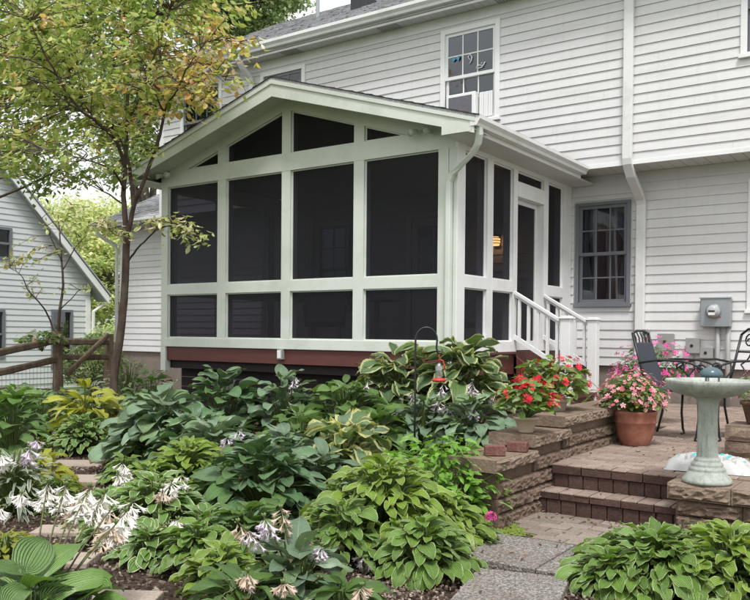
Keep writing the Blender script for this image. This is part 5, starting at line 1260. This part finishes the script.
while cnt < 720 and tries < 12000:
    tries += 1; u = rg.uniform(-60, 262); v = rg.uniform(-60, 178)
    if rg.random() > dens(u, max(v, 0)): continue
    d = D0+rg.triangular(-1.6, 1.9, 0.1); p = at(u, v, d)-to; q = nearest(p)
    if (q-p).length > 2.2: continue
    dr = (p-q); ln = dr.length; a_ = q if ln < .9 else p-dr.normalized()*.7
    if .9 < ln < 1.6 and rg.random() < .35: tw.tube([q, q.lerp(a_, .5)+V((0, 0, .05)), a_], [.007, .006, .005], 4, False)
    ang = rg.random()*6.28; e_ = p+V((math.cos(ang)*.18, math.sin(ang)*.18, -.02))
    orange = (u > 120 and rg.random() < .55 and 18 < v < 125) or rg.random() < .05
    low = v > 118
    spray(lmB if orange else lmA, tw, a_, e_, rg, .105, rg.randint(13, 22)); cnt += 1
for px, nn in ((( (176,92,-.8), (195,82,-1.0), (214,95,-1.2) ), 26), (((176,70,-.9), (205,62,-1.2), (225,80,-1.4)), 26), (((190,50,-1.), (215,40,-1.2), (238,42,-1.3)), 24), (((165,75,-.8), (185,88,-1.), (205,108,-1.2)), 22)):
    P3 = [at(u, v, D0+dd)-to for u, v, dd in px]
    o = limb(tw, [nearest(P3[0])]+P3, .008, .003, 5, 4, rg, .004)
    for k in range(nn//2): i = rg.randint(len(o)//2, len(o)-1); e_ = o[i]+V((rg.gauss(0, .16), rg.gauss(0, .16), rg.gauss(-.06, .06))); spray(lmB, tw, o[i], e_, rg, .10, 8)
for px in (((158,229,-.35), (178,226,-.6), (203,243,-.9)), ((150,236,-.25), (165,222,-.6), (190,228,-.9)), ((136,228,-.1), (145,222,-.3), (162,222,-.5)), ((127,232,0), (112,226,-.2), (92,226,-.4)), ((127,232,0), (118,236,-.3), (100,222,-.5)), ((170,226,-.5), (188,236,-.8), (200,240,-.9))):
    P3 = [at(u, v, D0+dd)-to for u, v, dd in px]; o = limb(tw, P3, .006, .003, 5, 4, rg, .004)
    for k in range(9): i = rg.randint(3, len(o)-1); e_ = o[i]+V((rg.gauss(0, .08), rg.gauss(0, .08), rg.gauss(-.03, .03))); spray(lmC, tw, o[i], e_, rg, .095, 5)
lmA.build('crown', L_['dogwood'], tr, True); lmB.build('turning_leaves', L_['dogorange'], tr, True); lmC.build('low_leaves', L_['doglow'], tr, True); tw.build('twigs', M['bark'], tr)
def leafquad(mb, p, s, rg):
    az = rg.random()*6.28; el = rg.uniform(-1.2, .6); T = V((math.cos(az)*math.cos(el), math.sin(az)*math.cos(el), math.sin(el))); Sd = V((-math.sin(az), math.cos(az), rg.uniform(-.6, .6))).normalized(); N = T.cross(Sd)
    mb.add([p, p+T*s*.45+Sd*s*.3+N*s*.06, p+T*s, p+T*s*.45-Sd*s*.3+N*s*.06], [(0,1,2), (0,2,3)])
def tree(name, label, x, y, zb, trunk_h, blobs, nleaf, ls, mat, seed, tr_r=.15, bk='bark2', shell=.55):
    rg = random.Random(seed); t = thing(name, label, 'tree', (x, y, zb)); mb = MB(); tk_ = MB()
    fork = V((0, 0, trunk_h)); limb(tk_, [(0,0,-.1), (.05,0,trunk_h*.5), fork], tr_r, tr_r*.75, 10, 4, rg, .02)
    tot = sum(b[3]*b[4]*b[5] for b in blobs)
    for (bx, by, bz, rx, ry, rz_) in blobs:
        c = V((bx, by, bz)); limb(tk_, [fork, fork.lerp(c, .5)+V((rg.uniform(-.3, .3), rg.uniform(-.3, .3), .2)), c, c+V((rg.uniform(-.3, .3)*rx, rg.uniform(-.3, .3)*ry, rz_*.7))], tr_r*.5, tr_r*.06, 6, 3, rg, .03)
        n = int(nleaf*rx*ry*rz_/tot)
        cl = []
        for k in range(max(5, n//60)):
            a = rg.random()*6.28; q = rg.uniform(-1, 1); s_ = math.sqrt(1-q*q); rr = rg.uniform(shell, 1.)
            cc = c+V((rx*rr*s_*math.cos(a), ry*rr*s_*math.sin(a), rz_*rr*q)); cl.append(cc)
            tk_.tube([c.lerp(cc, .2), c.lerp(cc, .6)+V((0, 0, .1)), cc], [tr_r*.12, tr_r*.08, tr_r*.03], 4, False)
        sg = .42*(rx*ry*rz_)**(1/3)*(1 if len(cl) < 30 else .55)
        for k in range(n):
            cc = rg.choice(cl); leafquad(mb, cc+V((rg.gauss(0, sg*.6), rg.gauss(0, sg*.6), rg.gauss(0, sg*.42))), ls*rg.uniform(.6, 1.2), rg)
    tk_.build('trunk', M[bk], t, True); mb.build('crown', mat, t); return t
def wt_(u, v, d, rx, ry, rz, o): p = at(u, v, d)-V(o); return (p.x, p.y, p.z, rx, ry, rz)
# second tree beyond the left edge whose crown hangs behind the dogwood
o = tuple(at(-150, 400, 15).xy)+(-1.2,)
tree('shade_tree', 'darker green tree behind the dogwood reaching in from the left edge', *o, 2.6, [wt_(-10,115,15,1.5,1.3,1.0,o), wt_(40,150,14.5,1.2,1.,.55,o), wt_(80,160,14,.9,.9,.4,o), wt_(15,60,15.5,1.6,1.3,.9,o), wt_(70,70,16,1.6,1.3,1.1,o), wt_(10,175,14,1.0,.9,.35,o), wt_(100,20,16,1.4,1.2,.9,o), wt_(40,10,16,1.5,1.2,.9,o)], 11000, .12, L_['fardark'], 5, .075, 'bark')
o = tuple(at(118, 400, 34).xy)+(-1.5,)
tree('yellow_green_tree', 'sunlit yellow green tree between the neighbour house and the clapboards', *o, 2.5, [wt_(100,255,34,2.2,2.,1.6,o), wt_(118,280,33,2.2,2.,1.6,o), wt_(85,225,35,1.6,2.,1.1,o), wt_(125,225,35,1.8,2.,1.2,o), wt_(105,310,33,2.0,2.,1.2,o)], 11000, .24, L_['farlight'], 6, .2)
o = tuple(at(150, 400, 24).xy)+(-1.3,)
tree('grey_green_tree', 'tree standing behind the left corner of the house', *o, 4., [wt_(138,120,24,.9,1.2,1.5,o), wt_(128,160,24,1.1,1.1,.8,o), wt_(145,80,24,1.2,1.2,1.0,o), wt_(120,100,25,1.3,1.2,1.1,o)], 9000, .16, L_['farmid'], 7, .3, 'bark2')
o = tuple(at(235, 400, 36).xy)+(-1.4,)
tree('tall_tree', 'tall tree showing above the left end of the main roof', *o, 9., [wt_(235,5,36,2.6,2.4,1.8,o), wt_(262,-8,36,1.9,2.,1.5,o), wt_(205,15,36,1.8,1.6,1.3,o), wt_(255,28,36,1.8,1.6,.9,o), wt_(283,-15,37,1.2,1.4,1.,o)], 14000, .24, L_['farmid'], 8, .3)
o = tuple(at(40, 400, 40).xy)+(-1.6,)
tree('distant_tree', 'pale distant tree behind the neighbour roof', *o, 3, [wt_(70,232,40,1.6,2,1.0,o), wt_(55,215,41,1.0,2,.8,o), wt_(95,215,40,1.2,2,.8,o), wt_(80,250,40,2.,2,1.3,o)], 6000, .24, L_['farlight'], 9, .25)
# fillers low behind fence
for u, d, r_, h, mt, lab in ((100, 20, .9, 1.5, 'farmid', 'rounded shrub beyond the fence gate'), (122, 24, 1.2, 1.9, 'farlight', 'yellow green shrub behind the slender trunk'), (90, 27, 1.1, 1.7, 'fardark', 'dark shrub at the corner of the neighbour house')):
    x, y = P_(u, d); rg = random.Random(int(d*7)); t = thing('shrub', lab, 'shrub', (x, y, ground(x, y)-.2)); mb = MB(); sm = MB()
    for k in range(2600):
        a = rg.random()*6.28; c_ = rg.uniform(-.3, 1); s_ = math.sqrt(1-c_*c_); q = rg.uniform(.7, 1.05); p = V((r_*q*s_*math.cos(a), r_*q*s_*math.sin(a), h*.4+h*.6*c_*q)); leafquad(mb, p, .12, rg)
        if k % 60 == 0: sm.tube([(0, 0, 0), p*.5, p], [.02, .012, .005], 4, False)
    mb.build('crown', L_[mt], t); sm.build('stem', M['bark2'], t)
# sapling behind the fence post
o = tuple(at(58, 400, 13.4).xy)+(-1.1,)
sp_ = thing('dogwood_sapling', 'thin young dogwood with sparse leaves behind the fence post', 'tree', o); so_ = V(o); tk2 = MB(); lm2 = MB(); tw2 = MB(); rg = random.Random(61); L2 = []
for px, a_, b_ in (((57,395,0), (57,350,0), (60,310,0), (63,285,.0), (62,262,.1), (60,235,.2), (58,215,.2)), .035, .008), (((57,345,0), (50,320,0), (42,306,-.2), (28,290,-.4), (22,276,-.5), (10,268,-.6)), .018, .005), (((60,310,0), (70,300,.1), (80,290,.1), (86,292,.1)), .012, .004), (((63,270,.1), (75,248,.2), (90,232,.3), (105,222,.4)), .012, .004), (((62,262,.1), (52,240,0), (44,222,-.1), (35,210,-.2)), .010, .004), (((60,235,.2), (66,218,.2), (72,205,.2)), .008, .003):
    pts = [at(u, v, 13.4+dd)-so_ for u, v, dd in px]; L2.append(limb(tk2, pts, a_, b_, 7, 4, rg, .006))
def sp_spray(u, v, k=7, d=13.3):
    e_ = at(u, v, d)-so_; q = min([q for l in L2 for q in l], key=lambda q: (q-e_).length); spray(lm2, tw2, q if (q-e_).length < .8 else e_+(q-e_).normalized()*.6, e_, rg, .10, k)
for i in range(16): sp_spray(rg.uniform(-5, 45), rg.gauss(262, 7), 8)
for i in range(18): sp_spray(rg.uniform(45, 85), rg.gauss(222, 12), 7)
for i in range(6): sp_spray(rg.uniform(85, 112), rg.gauss(226, 5), 7)
for i in range(4): sp_spray(rg.uniform(32, 48), rg.gauss(290, 4), 7)
for i in range(5): sp_spray(rg.uniform(60, 90), rg.gauss(288, 4), 5)
tk2.build('trunk', M['bark'], sp_, True); tw2.build('twigs', M['bark'], sp_); lm2.build('crown', L_['doglow'], sp_, True)
# viburnum sprig on the fence
x, y = P_(42, 12.9); bush('fence_vine', 'leafy vine with cream leaves resting on the split fence rail', 'vine', x, y, -.13, .36, .32, 170, .10, L_['smallvar'], 30, .03, M['petfade'], 71, None, .5)
# ------------------------------------------------------------------ FENCE
def beam_(mb, a, b, w, h, rg):
    a, b = V(a), V(b); t = (b-a).normalized(); s_ = t.cross(V((0, 0, 1))); s_ = s_.normalized() if s_.length > .01 else V((1, 0, 0)); n_ = s_.cross(t); vs = []; k = 7
    for i in range(k):
        p = a.lerp(b, i/(k-1)); ww, hh = w*rg.uniform(.88, 1.1)/2, h*rg.uniform(.88, 1.1)/2
        for c_, d_ in ((1, .6), (.6, 1), (-.6, 1), (-1, .6), (-1, -.6), (-.6, -1), (.6, -1), (1, -.6)): vs.append(p+s_*ww*c_+n_*hh*d_)
    fs = [(i*8+j, i*8+(j+1) % 8, i*8+8+(j+1) % 8, i*8+8+j) for i in range(k-1) for j in range(8)]+[tuple(range(7, -1, -1)), tuple(range((k-1)*8, k*8))]
    mb.add(vs, fs)
rg = random.Random(17)
A = at(58, 345, 13.2); fz = -1.15
fn = thing('split_rail_fence', 'weathered split rail fence running left from the thick post', 'fence', (A.x, A.y, fz)); fo = V(fn.location)
mb = MB(); beam_(mb, (0,0,0), (0,0,at(58,331,13.2).z-fz), .14, .14, rg); mb.build('post', M['fencewood'], fn)
Lp = at(-45, 360, 10.6)
mb = MB(); beam_(mb, (Lp.x-A.x, Lp.y-A.y, 0), (Lp.x-A.x, Lp.y-A.y, .95), .16, .16, rg); mb.build('post', M['fencewood'], fn)
for v0, v1 in ((340, 362), (359, 383)):
    mb = MB(); beam_(mb, at(58, v0, 13.2)-fo, at(-45, v1, 10.6)-fo, .07, .095, rg); mb.build('rail', M['fencewood'], fn)
ga = at(64, 345, 13.3); gb = at(109, 345, 14.4)
gt = thing('fence_gate', 'weathered wooden fence section with a diagonal brace beside the trunk', 'gate', (gb.x, gb.y, fz)); go = V(gt.location)
mb = MB(); beam_(mb, (0,0,0), (0,0,at(109,334,14.4).z-fz), .14, .14, rg); mb.build('post', M['fencewood'], gt)
for v_ in (342, 357):
    mb = MB(); beam_(mb, at(62, v_, 13.3)-go, at(108, v_, 14.3)-go, .05, .10, rg); mb.build('rail', M['fencewood'], gt)
mb = MB(); beam_(mb, at(67, 374, 13.2)-go, at(108, 335, 14.2)-go, .05, .09, rg); mb.build('brace', M['fencewood'], gt)
mb = MB()
# wire mesh below the left rails
for k in range(26):
    t_ = k/25; p0 = at(58, 362, 13.2).lerp(at(-45, 386, 10.6), t_)-fo; mb.tube([p0, V((p0.x, p0.y, .05))], .003, 4)
for z_ in (.15, .3, .45):
    mb.tube([(0, 0, z_), (Lp.x-A.x, Lp.y-A.y, z_-.05)], .003, 4)
mb.build('wire_mesh', M['metalgrey'], fn)
# ------------------------------------------------------------------ NEIGHBOUR HOUSE (gable wall facing +x at x = NX)
NX = -16.5
def onx(u, v): d = at(u, v, 10)-CAM; t_ = (NX-CAM.x)/d.x; p = CAM+d*t_; return p.y, p.z
nh = thing('neighbour_house', 'grey white clapboard neighbour house with steep gable at the left edge', 'house', (NX, 3, -1.5))
yR, zE = onx(90, 303); yE, zEv = onx(103, 300); yT, zT = onx(14, 186)
slp = (zT-zEv)/(yE-yT); yA = yR-4.6; zA = zEv+slp*(yE-yA)
nw = [(onx(53, 312)[0], onx(70, 312)[0], onx(60, 366)[1], onx(60, 312)[1]), (onx(-14, 230)[0], onx(9, 230)[0], onx(5, 257)[1], onx(5, 230)[1]), (onx(-20, 310)[0], onx(2, 310)[0], onx(2, 356)[1], onx(2, 312)[1])]
def lim(z):
    if z < zEv-slp*.0: return (2*yA-yR, yR)
    hw = (zA-z)/slp+.03; return (max(2*yA-yR, yA-hw), min(yR, yA+hw))
mb = MB(); siding(mb, 2*yA-yR, yR, -1.3, zA, .16, NX, 'y', 1, holes=nw, lip=.018, poly=lim); off(mb, (NX, 3, -1.5)).build('siding', M['farhouse'], nh)
mb = MB(); W0 = 2*yA-yR; mb.prism([(W0, -1.6), (yR, -1.6), (yR, zEv-.05), (yA, zA-.25), (W0, zEv-.05)], NX-9, NX-.35, 'x'); off(mb, (NX, 3, -1.5)).build('house_wall', M['farhouse'], nh)
mb = MB(); mb.prism([(W0, -1.6), (yR, -1.6), (yR, -1.3), (W0, -1.3)], NX-.35, NX-.01, 'x'); mb.box(NX-.35, NX-.002, yR-.002, yR, -1.3, zEv); mb.box(NX-.3, NX+.03, yR-.16, yR+.004, -1.3, zEv-.02); off(mb, (NX, 3, -1.5)).build('corner_board', M['trim'], nh)
for s in (1, -1):
    mb = MB(); ye = yA+s*(yE-yA)
    mb.prism([(yA, zA+.12), (ye, zEv+.12), (ye, zEv-.12), (yA, zA-.12)] if s > 0 else [(ye, zEv+.12), (yA, zA+.12), (yA, zA-.12), (ye, zEv-.12)], NX+.25, NX+.30, 'x'); off(mb, (NX, 3, -1.5)).build('rake_board', M['trim'], nh)
    mb = MB(); mb.prism([(yA, zA+.18), (ye+s*.06, zEv+.15), (ye+s*.06, zEv+.1), (yA, zA+.12)], NX-9, NX+.33, 'x'); mb.prism([(yA, zA-.02), (ye, zEv-.02), (ye, zEv-.06), (yA, zA-.06)], NX-.3, NX+.245, 'x'); off(mb, (NX, 3, -1.5)).build('roof', M['shingle'], nh)
mb = MB(); mb.tube([(NX+.1, yE-.02, zEv-.12), (NX+.1, yR+.05, zEv-.35), (NX+.06, yR+.03, -1.3)], .05, 8); off(mb, (NX, 3, -1.5)).build('downspout', M['gutter'], nh)
for (a, b, c_, d_) in nw:
    mb = MB(); w_ = .07
    mb.box(NX-.05, NX+.05, a-w_, a, c_-w_, d_+w_); mb.box(NX-.05, NX+.05, b, b+w_, c_-w_, d_+w_); mb.box(NX-.05, NX+.05, a, b, d_, d_+w_); mb.box(NX-.05, NX+.05, a, b, c_-w_, c_); mb.box(NX-.02, NX+.03, a, b, (c_+d_)/2-.03, (c_+d_)/2+.03)
    w = off(mb, (NX, 3, -1.5)).build('window', M['greysash'], nh)
    mb = MB(); mb.box(NX-.02, NX-.01, a, b, c_, d_); off(mb, (NX, 3, -1.5)).build('pane', M['glass'], w)
    mb = MB(); mb.box(NX-.34, NX-.30, a-.2, b+.2, c_-.2, d_+.2); off(mb, (NX, 3, -1.5)).build('dark_room', M['dark'], w)
# white garage far behind the gap
dg = thing('far_white_house', 'small bright white building glimpsed beyond the fence gate', 'house', tuple(at(104, 350, 42).xy)+(-1.5,), -.6)
mb = MB(); mb.prism([(-1.3, 0), (1.1, 0), (1.1, 1.9), (-.1, 2.7), (-1.3, 1.9)], -2, 2, 'y'); mb.build('wall', M['trim'], dg)
mb = MB(); mb.box(-.4, .4, -2.05, -2.001, .8, 1.5); mb.build('window', M['metalgrey'], dg)
# ------------------------------------------------------------------ WORLD, SUN
w = bpy.data.worlds.new('World'); sc.world = w; w.use_nodes = True; nt = w.node_tree; nt.nodes.clear()
SE, SR = 52, 0
sun_dir = V((.50, -.62, 1.5)).normalized()       # towards the sun
sky = nt.nodes.new('ShaderNodeTexSky'); sky.sky_type = 'NISHITA'; sky.sun_disc = False; sky.sun_elevation = math.asin(sun_dir.z); sky.sun_rotation = math.atan2(sun_dir.x, sun_dir.y); sky.dust_density = 4; sky.air_density = 1.2; sky.ozone_density = 1
hs = nt.nodes.new('ShaderNodeHueSaturation'); hs.inputs['Saturation'].default_value = .12; hs.inputs['Value'].default_value = 1.
bg = nt.nodes.new('ShaderNodeBackground'); bg.inputs[1].default_value = .13; wo = nt.nodes.new('ShaderNodeOutputWorld')
tcw = nt.nodes.new('ShaderNodeTexCoord'); nz = nt.nodes.new('ShaderNodeTexNoise'); nz.inputs['Scale'].default_value = 2.5; nz.inputs['Detail'].default_value = 6
mx = nt.nodes.new('ShaderNodeMix'); mx.data_type = 'RGBA'; mx.inputs[0].default_value = .6
cr = nt.nodes.new('ShaderNodeValToRGB'); cr.color_ramp.elements[0].position = .3; cr.color_ramp.elements[0].color = (6.2,6.4,6.6,1); cr.color_ramp.elements[1].position = .7; cr.color_ramp.elements[1].color = (9.5,9.5,9.4,1)
nt.links.new(tcw.outputs['Generated'], nz.inputs['Vector']); nt.links.new(nz.outputs[0], cr.inputs[0]); nt.links.new(sky.outputs[0], hs.inputs['Color']); nt.links.new(hs.outputs[0], mx.inputs[6]); nt.links.new(cr.outputs[0], mx.inputs[7])
nt.links.new(mx.outputs[2], bg.inputs[0]); nt.links.new(bg.outputs[0], wo.inputs[0])
sl_ = bpy.data.lights.new('sun', 'SUN'); sl_.energy = 2.1; sl_.angle = R(12); sl_.color = (1., .98, .96)
so = bpy.data.objects.new('sun', sl_); COL.objects.link(so); so.rotation_euler = (-sun_dir).to_track_quat('-Z', 'Y').to_euler()
sc.view_settings.view_transform = 'Standard'; sc.view_settings.look = 'None'; sc.view_settings.gamma = 1; sc.view_settings.use_curve_mapping = False; sc.view_settings.exposure = 0.6
sc.cycles.max_bounces = 8; sc.cycles.transparent_max_bounces = 16; sc.cycles.diffuse_bounces = 4
for o in [o for o in bpy.data.objects if o.name in ('h', 'tmp')]: bpy.data.objects.remove(o)
